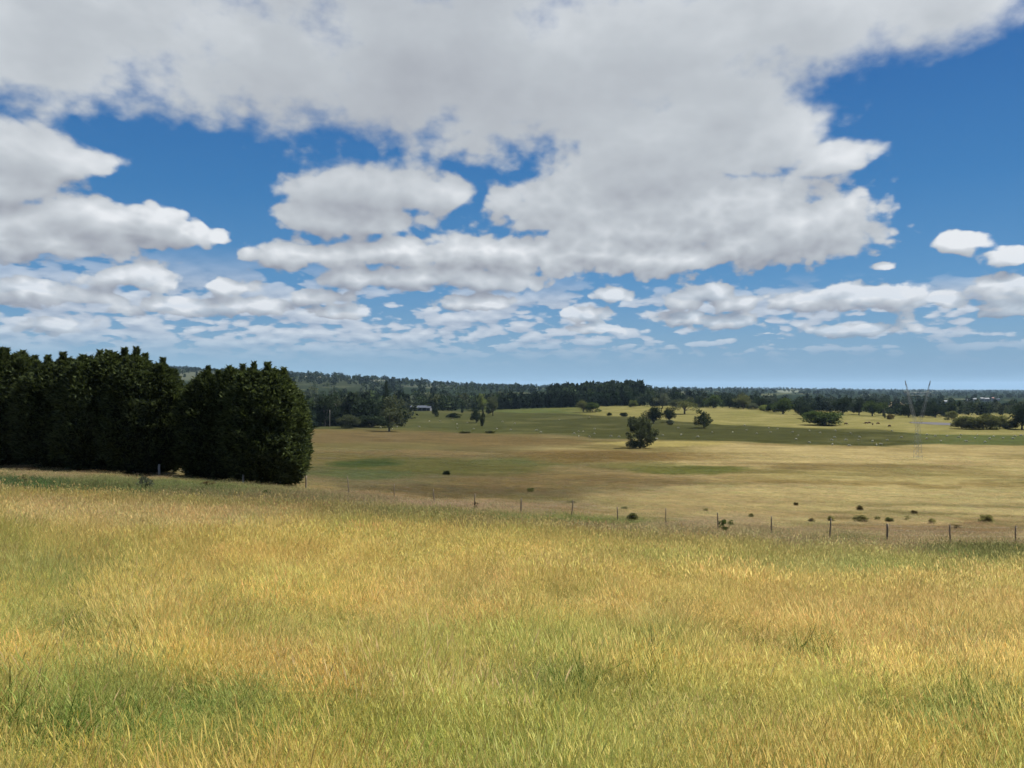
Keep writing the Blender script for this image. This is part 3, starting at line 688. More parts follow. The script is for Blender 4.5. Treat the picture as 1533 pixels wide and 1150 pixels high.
MATS, PROTO = {}, {}
def build_materials():
    M = MATS
    M['cypress'] = foliage_mat('cypress_foliage', (.014, .020, .010), (.075, .094, .040), .28)
    M['dark'] = foliage_mat('dark_foliage', (.014, .021, .013), (.036, .050, .026), .2)
    M['gum'] = foliage_mat('gum_foliage', (.034, .042, .026), (.082, .092, .054), .28)
    M['green'] = foliage_mat('green_foliage', (.028, .044, .016), (.075, .100, .036), .3)
    M['bright'] = foliage_mat('bright_foliage', (.07, .09, .03), (.17, .19, .07), .35)
    M['olive'] = foliage_mat('olive_foliage', (.06, .066, .028), (.15, .152, .070), .3)
    M['grey'] = foliage_mat('grey_foliage', (.06, .07, .05), (.14, .15, .11), .3)
    M['scrub'] = foliage_mat('scrub_foliage', (.13, .122, .06), (.28, .25, .13), .4)
    M['russet'] = foliage_mat('russet_foliage', (.06, .05, .025), (.13, .10, .05), .3)
    M['bark'] = plain_mat('bark', (.10, .085, .07), .9, .5, 6.)
    M['pale_bark'] = plain_mat('pale_bark', (.20, .185, .155), .85, .3, 5.)
    M['post'] = plain_mat('weathered_timber', (.17, .14, .108), .9, .5, 9.)
    M['pale_post'] = plain_mat('silvered_timber', (.24, .24, .235), .85, .3, 9.)
    M['wire'] = plain_mat('galvanised_wire', (.22, .22, .22), .5, .1, 5., .6)
    M['steel'] = plain_mat('galvanised_steel', (.26, .28, .29), .7, .15, 2., .1)
    M['roof'] = plain_mat('metal_roof', (.05, .058, .075), .9, .2, .8)
    M['pale_roof'] = plain_mat('pale_roof', (.22, .23, .24), .85, .2, .8)
    M['tile'] = plain_mat('tile_roof', (.20, .11, .09), .8, .3, 2.)
    M['wall'] = plain_mat('painted_wall', (.30, .30, .285), .8, .12, 1.)
    M['grey_wall'] = plain_mat('grey_wall', (.10, .105, .11), .8, .2, 1.)
    M['gap'] = plain_mat('dark_opening', (.02, .022, .028), .8, .2, 1.)
    M['wool'] = plain_mat('fleece', (.36, .345, .27), .95, .2, 8.)
    M['hide'] = plain_mat('brown_hide', (.085, .045, .026), .8, .3, 4.)
def proto(key, data, mat, bark):
    (v, f, rn), (tv, tf) = data
    c = mesh_obj('crown_' + key, v, f, MATS[mat], False, fattr=dict(rnd=('POINT', rn)), link=False).data
    tr = mesh_obj('trunk_' + key, tv, tf, MATS[bark], True, link=False).data
    PROTO[key] = (c, tr)
def clear_loose():
    for o in list(bpy.data.objects):
        if not o.users_collection: bpy.data.objects.remove(o)
def build_protos():
    LD = [[(0, 0, 1.08, .95), (1.0, .4, .99, .75), (-.9, -.3, 1.03, .8), (.4, -1.2, .97, .8)], [(.3, 0, 1.07, .9), (-.9, .5, 1.02, .8), (1.3, -.2, .96, .7), (-.2, -1.1, 1.0, .7)], [(-.4, .2, 1.03, .9), (.8, -.6, 1.08, .75), (-1.4, 0, .96, .7), (.2, -1.2, .99, .7)], [(.2, .1, 1.04, 1.0), (-.8, -.8, 1.06, .65), (1.0, .6, 1.0, .8), (.6, -1.2, .97, .7)]]
    for k in range(4): proto('cypress%d' % k, cypress(40 + k, LD[k]), 'cypress', 'bark')
    for kind, n, leaf, cnt in (('round', 2600, .055, 3), ('gum', 2000, .055, 3), ('wide', 1700, .05, 1), ('bush', 3000, .08, 3), ('cone', 1900, .055, 2), ('twiggy', 700, .07, 2)):
        for k in range(cnt):
            proto('%s%d' % (kind, k), broadleaf(60 + 7 * k + len(kind), kind, n, leaf), 'green', 'bark')
    proto('lone0', broadleaf(5, 'lone', 6500, .045), 'gum', 'bark')
def plant(key, name, cat, x, y, z, h, w, mat, label, group=None, turn=None, bark=None):
    root = bpy.data.objects.new(name, None); COL.objects.link(root); root.empty_display_size = .3
    root.location = (x, y, z); root.rotation_euler = (0, 0, rng.uniform(0, 6.28) if turn is None else turn); root.scale = (w, w, h)
    c, tr = PROTO[key]
    for nm, me, m in (('crown', c, mat), ('trunk', tr, bark or 'bark')):
        o = bpy.data.objects.new(nm, me); COL.objects.link(o); o.parent = root
        o.material_slots[0].link = 'OBJECT'; o.material_slots[0].material = MATS[m]
    tag(root, label, cat, group)
    return root

# cypress windbreak on the left: bearing, top row, half width px
HEDGE = [(-95, 522, 46), (-45, 517, 46), (2, 522, 44), (30, 519, 40), (72, 533, 40), (100, 526, 42), (132, 524, 42), (166, 518, 42), (204, 521, 40), (239, 534, 37), (309, 548, 36), (347, 542, 40), (380, 543, 40), (406, 541, 43), (420, 556, 38)]
HEDGE_L = ['cypress at the left edge of the picture, cut off by the frame', None, 'cypress with a bright green tip at the far left of the windbreak', 'tall cypress second from the left in the windbreak', 'low-topped cypress in the dip left of the windbreak\'s tallest trees',
  'cypress with a flat ragged top between the dip and the tallest trees', 'broad cypress left of the tallest pointed one', 'tallest pointed cypress of the dark windbreak', 'pointed cypress just right of the tallest one', 'sloping last cypress left of the notch in the windbreak',
  'first cypress right of the notch in the windbreak', 'cypress with twin leading tips right of the notch', 'cypress with a single thin leader near the windbreak\'s right end', 'rounded bulging cypress closing the right end of the windbreak', 'shorter cypress tucked behind the windbreak\'s right end']
def build_hedge():
    for k, (px, top, hw) in enumerate(HEDGE):
        D = 83 - (px + 95) / 520 * 11 + (.8 if k % 2 else -.4)
        if k == len(HEDGE) - 1: D += 3.0
        x, y, z = at(px, D)
        h = (HY - top) / F_PX * D - z
        w = hw * D / F_PX * 1.12
        plant('cypress%d' % (k % 4), 'cypress_tree', 'tree', x, y, z - .05, h / 1.085, w, 'cypress', HEDGE_L[k] or 'cypress behind the left frame edge beside the bright-tipped one', 'cypresses of the dark windbreak')

# single trees and shrubs: (kind, column, foot row, top row, width px, foliage, name, label, group)
G1, G2, G3, G4, G5, G6 = 'gums in front of the left wood', 'dark trees on the green pasture', 'trees on the brow of the dry hill', 'willows behind the dam', 'low shrubs in the dry paddock', 'trees right of the big bush'
TREES = [
 ('gum0', 583, 646, 590, 50, 'gum', 'gum_tree', 'gum tree with a bare forked trunk at the right end of the left wood', G1),
 ('cone0', 578, 630, 572, 18, 'dark', 'conifer_tree', 'tall dark conifer rising behind the gum with the forked trunk', None),
 ('round0', 548, 638, 590, 48, 'dark', 'tree', 'dark round tree left of the gum with the forked trunk', G1),
 ('gum1', 516, 637, 584, 54, 'gum', 'gum_tree', 'broad grey-green gum in the middle of the left wood', G1),
 ('gum2', 486, 638, 588, 44, 'dark', 'gum_tree', 'dark gum nearest the end of the cypress windbreak', G1),
 ('bush0', 521, 641, 622, 30, 'gum', 'shrub', 'grey-green shrub under the broad gum of the left wood', None),
 ('bush1', 556, 640, 622, 44, 'dark', 'shrub', 'dark low thicket at the foot of the left wood', None),
 ('bush2', 600, 638, 610, 16, 'dark', 'shrub', 'very dark bush at the right corner of the left wood', None),
 ('cone1', 651, 624, 597, 13, 'dark', 'conifer_tree', 'small dark cone-shaped tree alone on the left pasture', G2),
 ('cone0', 692, 618, 605, 7, 'dark', 'conifer_tree', 'tiny slim dark conifer at the back of the left pasture', G2),
 ('bush1', 679, 626, 618, 18, 'dark', 'shrub', 'low dark shrub on the pasture below the tiny conifer', None),
 ('round1', 668, 609, 594, 20, 'dark', 'tree', 'dark tree beside a pale bare trunk at the back of the pasture', None),
 ('gum0', 722, 616, 588, 22, 'bright', 'gum_tree', 'pale lime-green gum above the dark pair on the pasture', None),
 ('gum1', 713, 633, 608, 22, 'dark', 'tree', 'wider dark tree of the pair under the lime-green gum', G2),
 ('cone1', 723, 638, 612, 10, 'dark', 'tree', 'slimmer dark tree of the pair under the lime-green gum', G2),
 ('gum2', 738, 623, 592, 24, 'gum', 'gum_tree', 'grey gum with a pale trunk left of the dark plantation edge', None),
 ('bush2', 697, 648.5, 644, 16, 'olive', 'shrub', 'low olive shrub at the pasture edge, left one of two', None),
 ('bush0', 735, 648.5, 644.5, 16, 'olive', 'shrub', 'low olive shrub at the pasture edge, right one of two', None),
 ('bush1', 912, 622.5, 617.5, 7, 'dark', 'shrub', 'smaller of two dark shrubs on the edge of the dry hill', None),
 ('bush2', 934, 624, 617, 10, 'dark', 'shrub', 'larger of two dark shrubs on the edge of the dry hill', None),
 ('round2', 873, 617, 598, 22, 'olive', 'tree', 'lighter green tree in front of the dark plantation', None),
 ('bush0', 887, 617, 603, 20, 'green', 'tree', 'green bushy tree right of the lighter one before the plantation', None),
 ('lone0', 958, 671, 620, 46, 'gum', 'gum_tree', 'lone olive gum with two stems standing in the dry paddock', None),
 ('round0', 978, 634, 605, 32, 'dark', 'tree', 'dark round tree just behind the lone paddock gum', G2),
 ('round1', 1002, 632, 608, 24, 'dark', 'tree', 'dark narrow tree right of the one behind the lone gum', G2),
 ('bush1', 1004, 636, 628, 12, 'grey', 'shrub', 'pale grey shrub at the foot of the dark narrow tree', None),
 ('wide0', 1025, 620, 598, 36, 'olive', 'tree', 'flat-topped spreading tree on the dry hill slope', G3),
 ('gum1', 1054, 641, 611, 34, 'dark', 'tree', 'dark two-lobed tree at the top of the green pasture', G2),
 ('gum0', 992, 611, 588, 22, 'grey', 'gum_tree', 'pale grey gum on the skyline of the dry hill', G3),
 ('round2', 1012, 612, 596, 20, 'gum', 'tree', 'mid green tree right of the pale grey gum', G3),
 ('round0', 1068, 611, 588, 28, 'green', 'tree', 'rounded green tree behind the dark two-lobed one', G3),
 ('gum2', 1046, 611, 592, 18, 'dark', 'tree', 'dark tree left of the rounded green one on the brow', G3),
 ('round1', 1092, 611, 593, 22, 'dark', 'tree', 'dark tree between the rounded green one and the olive one', G3),
 ('round2', 1113, 612, 588, 28, 'olive', 'tree', 'large olive-green tree on the brow of the dry hill', G3),
 ('bush0', 1128, 613, 604, 14, 'grey', 'shrub', 'pale shrub under the large olive tree', None),
 ('bush1', 1143, 615, 606, 16, 'bright', 'shrub', 'yellow-green shrub along the brow hedge', None),
 ('bush2', 1158, 617, 604, 18, 'dark', 'shrub', 'dark shrub left of the big round green tree', None),
 ('bush1', 948, 609.5, 599, 11, 'bright', 'shrub', 'bright shrub at the right end of the plantation', None),
 ('round1', 1140, 613, 593, 22, 'dark', 'tree', 'dark tree behind the yellow-green shrub', G3),
 ('round0', 1172, 620, 592, 36, 'green', 'tree', 'big round green tree at the right of the brow', G3),
 ('gum1', 1196, 621, 597, 24, 'dark', 'tree', 'dark tree right of the big round green one', G3),
 ('bush2', 1234, 637, 613, 48, 'green', 'shrub', 'big broad green bush hanging over the dry slope', None),
 ('bush0', 1209, 627, 610, 20, 'dark', 'shrub', 'dark bush against the left side of the big broad bush', None),
 ('round2', 1262, 621, 592, 28, 'dark', 'tree', 'dark tree right behind the big broad bush', G6),
 ('gum0', 1286, 621, 595, 26, 'dark', 'tree', 'dark open-crowned tree between the broad bush and the green pair', G6),
 ('round1', 1306, 623, 598, 30, 'green', 'tree', 'wider of the two mid green trees by the bare paddock', G6),
 ('gum2', 1322, 622, 601, 18, 'green', 'tree', 'narrower of the two mid green trees by the bare paddock', G6),
 ('cone1', 1324, 626, 611, 6, 'grey', 'sapling', 'pale thin sapling in front of the green pair', None),
 ('bush1', 1332, 628, 620, 12, 'russet', 'shrub', 'rusty low shrub right of the pale sapling', None),
 ('round0', 1360, 625, 602, 24, 'dark', 'tree', 'leftmost of the dark trees behind the pylon', None),
 ('gum1', 1381, 625, 606, 24, 'dark', 'tree', 'dark tree directly behind the pylon', None),
 ('round2', 1400, 625, 603, 24, 'dark', 'tree', 'dark tree right of the pylon above the dam', None),
 ('bush0', 1425, 629, 616, 16, 'olive', 'shrub', 'olive bush at the left end of the willows', None),
 ('bush1', 1440, 642, 623, 24, 'olive', 'willow', 'leftmost low olive willow behind the dam', G4),
 ('bush2', 1457, 643, 621, 28, 'olive', 'willow', 'tall olive willow second from the left behind the dam', G4),
 ('bush0', 1477, 643, 621, 30, 'olive', 'willow', 'broad olive willow in the middle of the row', G4),
 ('bush1', 1497, 642, 622, 28, 'olive', 'willow', 'pale olive willow at the right end of the row', G4),
 ('bush2', 1512, 642, 629, 18, 'dark', 'shrub', 'dark green bush between the willows and the right edge', None),
 ('round1', 1530, 643, 602, 40, 'dark', 'tree', 'large dark tree cut by the right frame edge', None),
]
# shrubs in the near paddock and along the fence: (kind, column, foot row, height px, width px, foliage, label)
SHRUBS = [
 ('bush0', 948, 783, 15, 19, 'olive', 'small round olive bush on the fence line'),
 ('twiggy0', 1085, 798, 23, 27, 'green', 'spiky dark green shrub with upright stems by the fence'),
 ('bush1', 668, 711, 7, 11, 'dark', 'single dark shrub in the dip beyond the fence'),
 ('bush2', 1476, 783, 15, 19, 'scrub', 'roundest bush in the right paddock'),
 ('bush0', 1290, 781, 10, 24, 'scrub', 'wide low olive bush right of the spiky shrub'),
 ('bush1', 1313, 778, 6, 10, 'scrub', 'tiny bush just right of the wide low one'),
 ('bush2', 1332, 781, 8, 12, 'olive', 'dark little bush in the line beyond the fence'),
 ('twiggy1', 1357, 780, 9, 14, 'scrub', 'thin twiggy bush in the line beyond the fence'),
 ('bush0', 1395, 784, 8, 11, 'scrub', 'small olive bush left of the brown grass patch'),
 ('bush1', 1287, 764, 8, 10, 'russet', 'brown tuft above the wide low olive bush'),
 ('bush2', 1369, 769, 6, 9, 'russet', 'rusty tuft on the pale grass right of the pair'),
 ('bush0', 1244, 780, 8, 11, 'scrub', 'bush above the middle fence post on the right'),
 ('bush1', 1215, 781, 6, 10, 'russet', 'brownish tuft left of that middle post bush'),
 ('bush2', 1192, 757, 6, 7, 'russet', 'dark tuft alone high on the pale grass'),
 ('bush0', 1125, 774, 6, 8, 'scrub', 'small tuft up the slope from the spiky shrub'),
 ('bush1', 1056, 765, 5, 8, 'scrub', 'little tuft above the fence in the middle'),
 ('bush2', 794, 737, 8, 11, 'olive', 'dark tuft beside the green rushes beyond the fence'),
 ('bush0', 215, 737, 23, 26, 'grey', 'grey-green bush in front of the windbreak'),
 ('twiggy1', 34, 738, 30, 40, 'scrub', 'sparse brown-green shrub in front of the windbreak at far left'),
 ('bush1', 398, 744, 12, 18, 'green', 'bright green tussock near the windbreak\'s right end'),
 ('twiggy0', 312, 732, 14, 26, 'russet', 'brown dead shrub under the windbreak notch'),
 ('twiggy1', 712, 764, 14, 9, 'russet', 'leaning brown weed beside a fence post'),
 ('twiggy0', 1430, 792, 8, 22, 'russet', 'low brown scrub patch beyond the right fence'),
 ('bush2', 855, 753, 4, 14, 'olive', 'flat olive cushion in the line left of the round olive bush'),
 ('bush0', 935, 762, 4, 12, 'olive', 'flat olive cushion just above the round olive bush'),
]
def build_trees():
    for (k, px, by, ty, w, mat, name, label, grp) in TREES:
        D = depth_for(px, by, 150, 1000)
        x, y, z = at(px, D)
        h = max(1.2, (HY - ty) / F_PX * D - z)
        plant(k, name, 'bush' if name in ('shrub',) else 'tree', x, y, z - .05, h, w * D / F_PX * 1.12, mat, label, grp)
    for (k, px, by, hpx, w, mat, label) in SHRUBS:
        D = depth_for(px, by, 40, 400)
        x, y, z = at(px, D)
        plant(k, 'shrub', 'bush', x, y, z - .06, hpx * D / F_PX * 1.0, w * D / F_PX * .95, mat, label, G5 if by < 800 and px > 600 else None)

# woods seen as one mass: many crowns in one object
def wood(name, label, spec, cat='woodland'):
    VV, FF, CC, n0 = [], [], [], 0
    for (px0, px1, d0, d1, n, h0, h1, cone, cols, dens) in spec:
        for k in range(n):
            px = rng.uniform(px0, px1); D = rng.uniform(d0, d1)
            if fbm(np.array([px / 40.]), np.array([D / 160.]), 2, 83)[0] < 1 - dens: continue
            x, y, z = at(px, D); h = rng.uniform(h0 * .65, h1 * 1.08); isc = rng.uniform() < cone
            w = h * (rng.uniform(.35, .5) if isc else rng.uniform(.8, 1.35))
            m = 60 if D > 1600 else (150 if D > 620 else 320)
            nb = 7; bc = unit(rng.normal(size=(nb, 3))) * np.array((.30, .30, .24)) * rng.uniform(.3, 1, (nb, 1)) + np.array((0, 0, .58))
            if isc:
                zz = rng.uniform(.15, .95, nb); bc = np.stack([rng.normal(0, .18, nb) * (1 - zz), rng.normal(0, .18, nb) * (1 - zz), zz], 1)
            bi = rng.integers(0, nb, m); d = unit(rng.normal(size=(m, 3)))
            rad = (.30 * (1.1 - bc[bi, 2])) if isc else np.full(m, .24)
            P = bc[bi] + d * rad[:, None] * rng.uniform(.6, 1, (m, 1))
            P[:, 2] = np.clip(P[:, 2], .02, 1)
            # skirts so that the wood's edge reaches the ground
            low = rng.uniform(size=m) < .22
            P[low, 2] *= rng.uniform(.05, .6, low.sum())
            s = 1.5 if m == 60 else (1.0 if m == 150 else .72)
            v, f = kites(P * np.array((w, w, h)) + np.array((x, y, z)), d + rng.normal(0, .5, d.shape) + np.array((0, 0, .3)), rng.uniform(.12, .26, m) * h * s, rng.uniform(.09, .2, m) * h * s, rng)
            c = np.array(cols[rng.integers(len(cols))]) * rng.uniform(.75, 1.25)
            VV.append(v); FF.append(f + n0); n0 += len(v); CC.append(np.repeat(c[None] * rng.uniform(.7, 1.3, (m, 1)), 4, 0))
    o = mesh_obj(name, np.concatenate(VV), np.concatenate(FF), WOODMAT[0], False, vcol=np.concatenate(CC))
    return tag(o, label, cat, kind='stuff')
WOODMAT = []
def build_woods():
    m = bpy.data.materials.new('wood_foliage'); m.use_nodes = True; t = NT(m.node_tree); t.n.clear()
    c = t.attr('tint'); d = t.new('ShaderNodeBsdfDiffuse'); t._set(d.inputs['Color'], c)
    tr = t.new('ShaderNodeBsdfTranslucent'); t._set(tr.inputs['Color'], c)
    mx = t.new('ShaderNodeMixShader'); mx.inputs[0].default_value = .2; t.l.new(d.outputs[0], mx.inputs[1]); t.l.new(tr.outputs[0], mx.inputs[2])
    o = t.new('ShaderNodeOutputMaterial'); t.l.new(mx.outputs[0], o.inputs[0]); WOODMAT.append(m)
    DK, MD, GM, OL = (.019, .029, .018), (.038, .054, .025), (.046, .057, .038), (.080, .090, .042)
    wood('gum_wood', 'dark mass of gums behind the front gums left of centre', [
        (455, 560, 470, 560, 55, 11, 17, .15, (DK, GM, DK, MD), 1.), (430, 610, 560, 700, 60, 12, 19, .2, (DK, MD, GM), 1.), (455, 490, 430, 470, 8, 6, 10, .1, (MD, DK), 1.)])
    wood('valley_wood', 'belt of mixed trees at the back of the left pasture', [
        (600, 770, 800, 940, 90, 9, 15, .2, (DK, MD, MD, OL, GM), 1.), (430, 780, 950, 1250, 150, 9, 14, .2, (DK, MD, MD, GM, OL), .62), (500, 800, 1250, 1700, 110, 9, 14, .2, (DK, MD), .5)])
    wood('conifer_plantation', 'dark dense conifer plantation with a level top in the middle distance', [
        (748, 868, 800, 860, 120, 11, 14, .8, (DK, DK), 1.), (865, 950, 790, 840, 70, 10, 13, .6, (DK, (.02, .034, .018)), 1.), (826, 962, 960, 1250, 210, 15, 21, .3, (DK, DK, MD), 1.), (760, 980, 880, 1000, 90, 12, 16, .4, (DK, MD), 1.)])
    wood('brow_wood', 'belt of dark trees behind the brow of the dry hill', [
        (945, 1225, 770, 860, 190, 4.5, 9, .1, (DK, MD, MD, GM, OL, DK), 1.), (945, 1240, 860, 1000, 130, 7, 12, .15, (DK, MD, DK, GM), 1.), (950, 1330, 1000, 1400, 150, 8, 13, .15, (DK, MD, GM), .62)])
    wood('plain_wood', 'scattered woods on the plain behind the pylon and willows', [
        (1200, 1345, 740, 900, 120, 6, 11, .15, (DK, MD, GM, DK), 1.), (1345, 1430, 700, 850, 70, 7, 12, .2, (DK, DK, MD), 1.), (1410, 1560, 740, 980, 110, 7, 12, .15, (MD, GM, OL, DK), .85), (1300, 1600, 1000, 1500, 120, 7, 11, .2, (DK, MD, MD, GM), .55)])
    wood('distant_wood', 'hazy blue-green tree belts spread over the far plain and hills', [
        (940, 1680, 1500, 2600, 300, 8, 13, .2, (DK, MD, GM), .5), (760, 1700, 2600, 5200, 800, 8, 14, .2, (DK, DK, MD), .75), (700, 1800, 4800, 11000, 1200, 9, 16, .1, (DK, DK), .95), (430, 960, 1700, 3000, 320, 10, 18, .2, (DK, MD), .65), (-120, 560, 1500, 2700, 520, 8, 13, .15, (DK, DK, MD), .72), (-150, 800, 2600, 4300, 1300, 7, 13, .1, (DK, DK, MD), .8)])

# ------------------------------------------------------------------ things: fence, posts, pylon, buildings, stock, dam
def box(c, s, rz=0.):
    v = np.array([(x, y, z) for x in (-.5, .5) for y in (-.5, .5) for z in (-.5, .5)]) * np.array(s)
    ca, sa = math.cos(rz), math.sin(rz); v = np.stack([v[:, 0]*ca - v[:, 1]*sa, v[:, 0]*sa + v[:, 1]*ca, v[:, 2]], 1) + np.array(c)
    return v, np.array([(0, 1, 3, 2), (4, 6, 7, 5), (0, 4, 5, 1), (2, 3, 7, 6), (0, 2, 6, 4), (1, 5, 7, 3)])
def empty(name, loc, rz=0.):
    o = bpy.data.objects.new(name, None); COL.objects.link(o); o.location = loc; o.rotation_euler = (0, 0, rz); o.empty_display_size = .5
    return o
def round_post(h, r, lean, seed):
    q = np.random.default_rng(seed); lx, ly = lean
    pts = [(0, 0, -.3), (lx*.35*h + q.normal(0, .008), ly*.35*h, h*.35), (lx*.7*h + q.normal(0, .01), ly*.7*h, h*.7), (lx*h, ly*h, h)]
    v, f = tube(pts, [r*1.1, r*1.02, r, r*.95], 9)
    n = len(v); v = np.concatenate([v, [np.array(pts[-1]) + (0, 0, r*.35)]])
    cap = np.array([(n - 9 + k, n - 9 + (k + 1) % 9, n, n) for k in range(9)])
    return v, f, cap[:, :3]
def build_fence():
    cols = [458, 523, 590, 650, 710, 780, 855, 925, 997, 1075, 1155, 1242, 1328, 1422, 1520, 1625, 1740]
    pts = []
    for px in cols:
        by = float(np.interp(px, PX_F, PY_F)); pts.append(ground_at(px, by, 35, 90))
    root = empty('wire_fence', pts[5])
    tag(root, 'old post and wire fence running along the foot of the near slope', 'fence')
    o0 = np.array(pts[5])
    q = np.random.default_rng(3); tops = []
    for k, p in enumerate(pts):
        h = q.uniform(1.12, 1.38); r = q.uniform(.028, .044) if cols[k] > 450 else .026; lean = (q.normal(0, .05), q.normal(0, .05))
        if cols[k] == 1328: r, h = .06, 1.15
        if cols[k] == 523: h = 1.55
        if cols[k] == 458: r = .07
        v, f, cap = round_post(h, r, lean, k)
        o = mesh_obj('post', v, [f, cap], MATS['post'], True, root); o.location = np.array(p) - o0
        tops.append((np.array(p) - o0, h, lean))
    for j, fr in enumerate((.22, .45, .68, .92)):
        L = []
        for k in range(len(tops)):
            p, h, lean = tops[k]; a = p + np.array((lean[0]*h*fr, lean[1]*h*fr, h*fr)); L.append(a)
            if k < len(tops) - 1:
                p2, h2, l2 = tops[k+1]; b = p2 + np.array((l2[0]*h2*fr, l2[1]*h2*fr, h2*fr)); L.append((a + b) / 2 - np.array((0, 0, .03 + .02 * (j == 3))))
        v, f = tube(L, [.0016] * len(L), 5); mesh_obj('wire', v, f, MATS['wire'], True, root)
    for (px, by, h, r, mat, lab) in ((238, 712, 1.0, .10, 'pale_post', 'silver-grey old post at the foot of the windbreak left of its notch'), (364, 724, .8, .09, 'pale_post', 'short pale stump post under the right half of the windbreak')):
        D = depth_for(px, by, 50, 95) ; x, y, z = at(px, D)
        v, f, cap = round_post(h, r, (.03, .0), px); o = mesh_obj('post', v, [f, cap], MATS[mat], True); o.location = (x, y, z); tag(o, lab, 'post', 'pale posts by the windbreak')
    for (px, by, ty, r, lab) in ((493.5, 640, 614, .15, 'tall pale bare pole in front of the left wood'), (658.5, 609, 598, .35, 'pale bare trunk at the back of the left pasture')):
        D = depth_for(px, by, 150, 1000); x, y, z = at(px, D)
        v, f, cap = round_post((by - ty) / F_PX * D, r, (.01, 0), int(px)); o = mesh_obj('pole', v, [f, cap], MATS['pale_bark'], True); o.location = (x, y, z); tag(o, lab, 'pole')

def strut(a, b, r): return tube([a, b], [r, r], 4)
def lattice(base, top, w0, w1, n, r):
    """four legs from a square of half-size w0 at base to w1 at top with cross bracing"""
    base = np.array(base, float); top = np.array(top, float); P = []
    sg = [(-1, -1), (1, -1), (1, 1), (-1, 1)]
    def c(i, t): w = w0 + (w1 - w0) * t; return base + (top - base) * t + np.array((sg[i][0]*w, sg[i][1]*w, 0))
    for i in range(4): P.append(strut(c(i, 0), c(i, 1), r))
    for k in range(n):
        t0, t1 = k / n, (k + 1) / n
        for i in range(4):
            j = (i + 1) % 4; P.append(strut(c(i, t0), c(j, t1), r * .55)); P.append(strut(c(j, t0), c(i, t1), r * .55)); P.append(strut(c(i, t1), c(j, t1), r * .55))
    return merge(P)
def build_pylon():
    D = depth_for(1374, 689, 120, 400); x, y, z = at(1374, D); s = D / F_PX
    root = empty('pylon', (x, y, z), R(8))
    tag(root, 'thin steel lattice pylon forking into a wide Y above the dry paddock', 'pylon')
    def p(dx, dy): return (dx * s, 0, dy * s)
    v, f = lattice(p(0, -2), p(0, 52), 4.6 * s, 2.2 * s, 7, .026); mesh_obj('mast', v, f, MATS['steel'], False, root)
    for sg in (-1, 1):
        v1, f1 = lattice(p(0 + sg * 2.5, 52), p(sg * 13, 88), 2.2 * s, 1.5 * s, 5, .020)
        v2, f2 = lattice(p(sg * 13, 88), p(sg * 19, 114), 1.5 * s, .5 * s, 4, .022)
        v, f = merge([(v1, f1), (v2, f2)]); mesh_obj('arm', v, f, MATS['steel'], False, root)
        v, f = lattice(p(sg * 19, 112), p(sg * 20.5, 119), .5 * s, .15 * s, 2, .05); mesh_obj('earthwire_peak', v, f, MATS['steel'], False, root)
    P = [strut(p(-22, 101), p(22, 101), .035), strut(p(-22, 101), p(-13, 97.5), .03), strut(p(22, 101), p(13, 97.5), .03), strut(p(-15, 97), p(15, 97), .03)]
    P += [strut(p(-15 + 5*k, 97 if k % 2 else 101), p(-10 + 5*k, 101 if k % 2 else 97), .02) for k in range(6)]
    v, f = merge(P); mesh_obj('crossbeam', v, f, MATS['steel'], False, root)
    for dx in (-21, 0, 21):
        hgt = 101 if dx else 97
        rad = [.02] + [.07 if k % 2 else .035 for k in range(10)] + [.02]
        v, f = tube([(dx * s, 0, hgt * s - .12 * k) for k in range(12)], rad, 8); mesh_obj('insulator', v, f, MATS['gap'], True, root)

def gable(w, d, h, rise, over=.4, th=.18):
    """gabled roof as a closed slab"""
    W, Dp = w / 2 + over, d / 2 + over; dz = rise * over / (d / 2)
    prof = [(-Dp, h - dz), (0, h + rise), (Dp, h - dz), (Dp, h - dz + th), (0, h + rise + th), (-Dp, h - dz + th)]
    v = np.array([(x, y, z) for x in (-W, W) for (y, z) in prof])
    f = [(0, 1, 7, 6), (1, 2, 8, 7), (2, 3, 9, 8), (3, 4, 10, 9), (4, 5, 11, 10), (5, 0, 6, 11)]
    e = [(0, 5, 4, 1), (1, 4, 3, 2), (6, 7, 10, 11), (7, 8, 9, 10)]
    return v, np.array(f + e)
def house_walls(w, d, h, rise):
    v = np.array([(-w/2, -d/2, -1), (w/2, -d/2, -1), (w/2, d/2, -1), (-w/2, d/2, -1), (-w/2, -d/2, h), (w/2, -d/2, h), (w/2, d/2, h), (-w/2, d/2, h), (-w/2, 0, h + rise - .02), (w/2, 0, h + rise - .02)])
    q = [(0, 1, 5, 4), (2, 3, 7, 6), (1, 2, 6, 5), (3, 0, 4, 7)]; t = [(5, 6, 9), (7, 4, 8)]
    return v, [np.array(q), np.array(t)]
def house(px, by, w, d, h, rise, rz, wall, roof, name, label, dmin=600, dmax=4000, D=None, group=None, wins=3, shed=False):
    D = D or depth_for(px, by, dmin, dmax); x, y, z = at(px, D)
    root = empty(name, (x, y, z), rz); tag(root, label, name.replace('_', ' '), group)
    v, f = house_walls(w, d, h, rise); mesh_obj('wall', v, f, MATS[wall], False, root)
    v, f = gable(w, d, h, rise); mesh_obj('roof', v, f, MATS[roof], False, root)
    if shed:
        for k in range(wins):
            v, f = box((-w/2 + w/wins*(k+.5), -d/2 - .03, h*.44), (w/wins*.78, .10, h*.86)); mesh_obj('bay_opening', v, f, MATS['gap'], False, root)
    else:
        for k in range(wins):
            v, f = box((-w/2 + w/wins*(k+.5), -d/2 - .02, h*.55), (w/wins*.36, .10, h*.42)); mesh_obj('window', v, f, MATS['gap'], False, root)
    return root
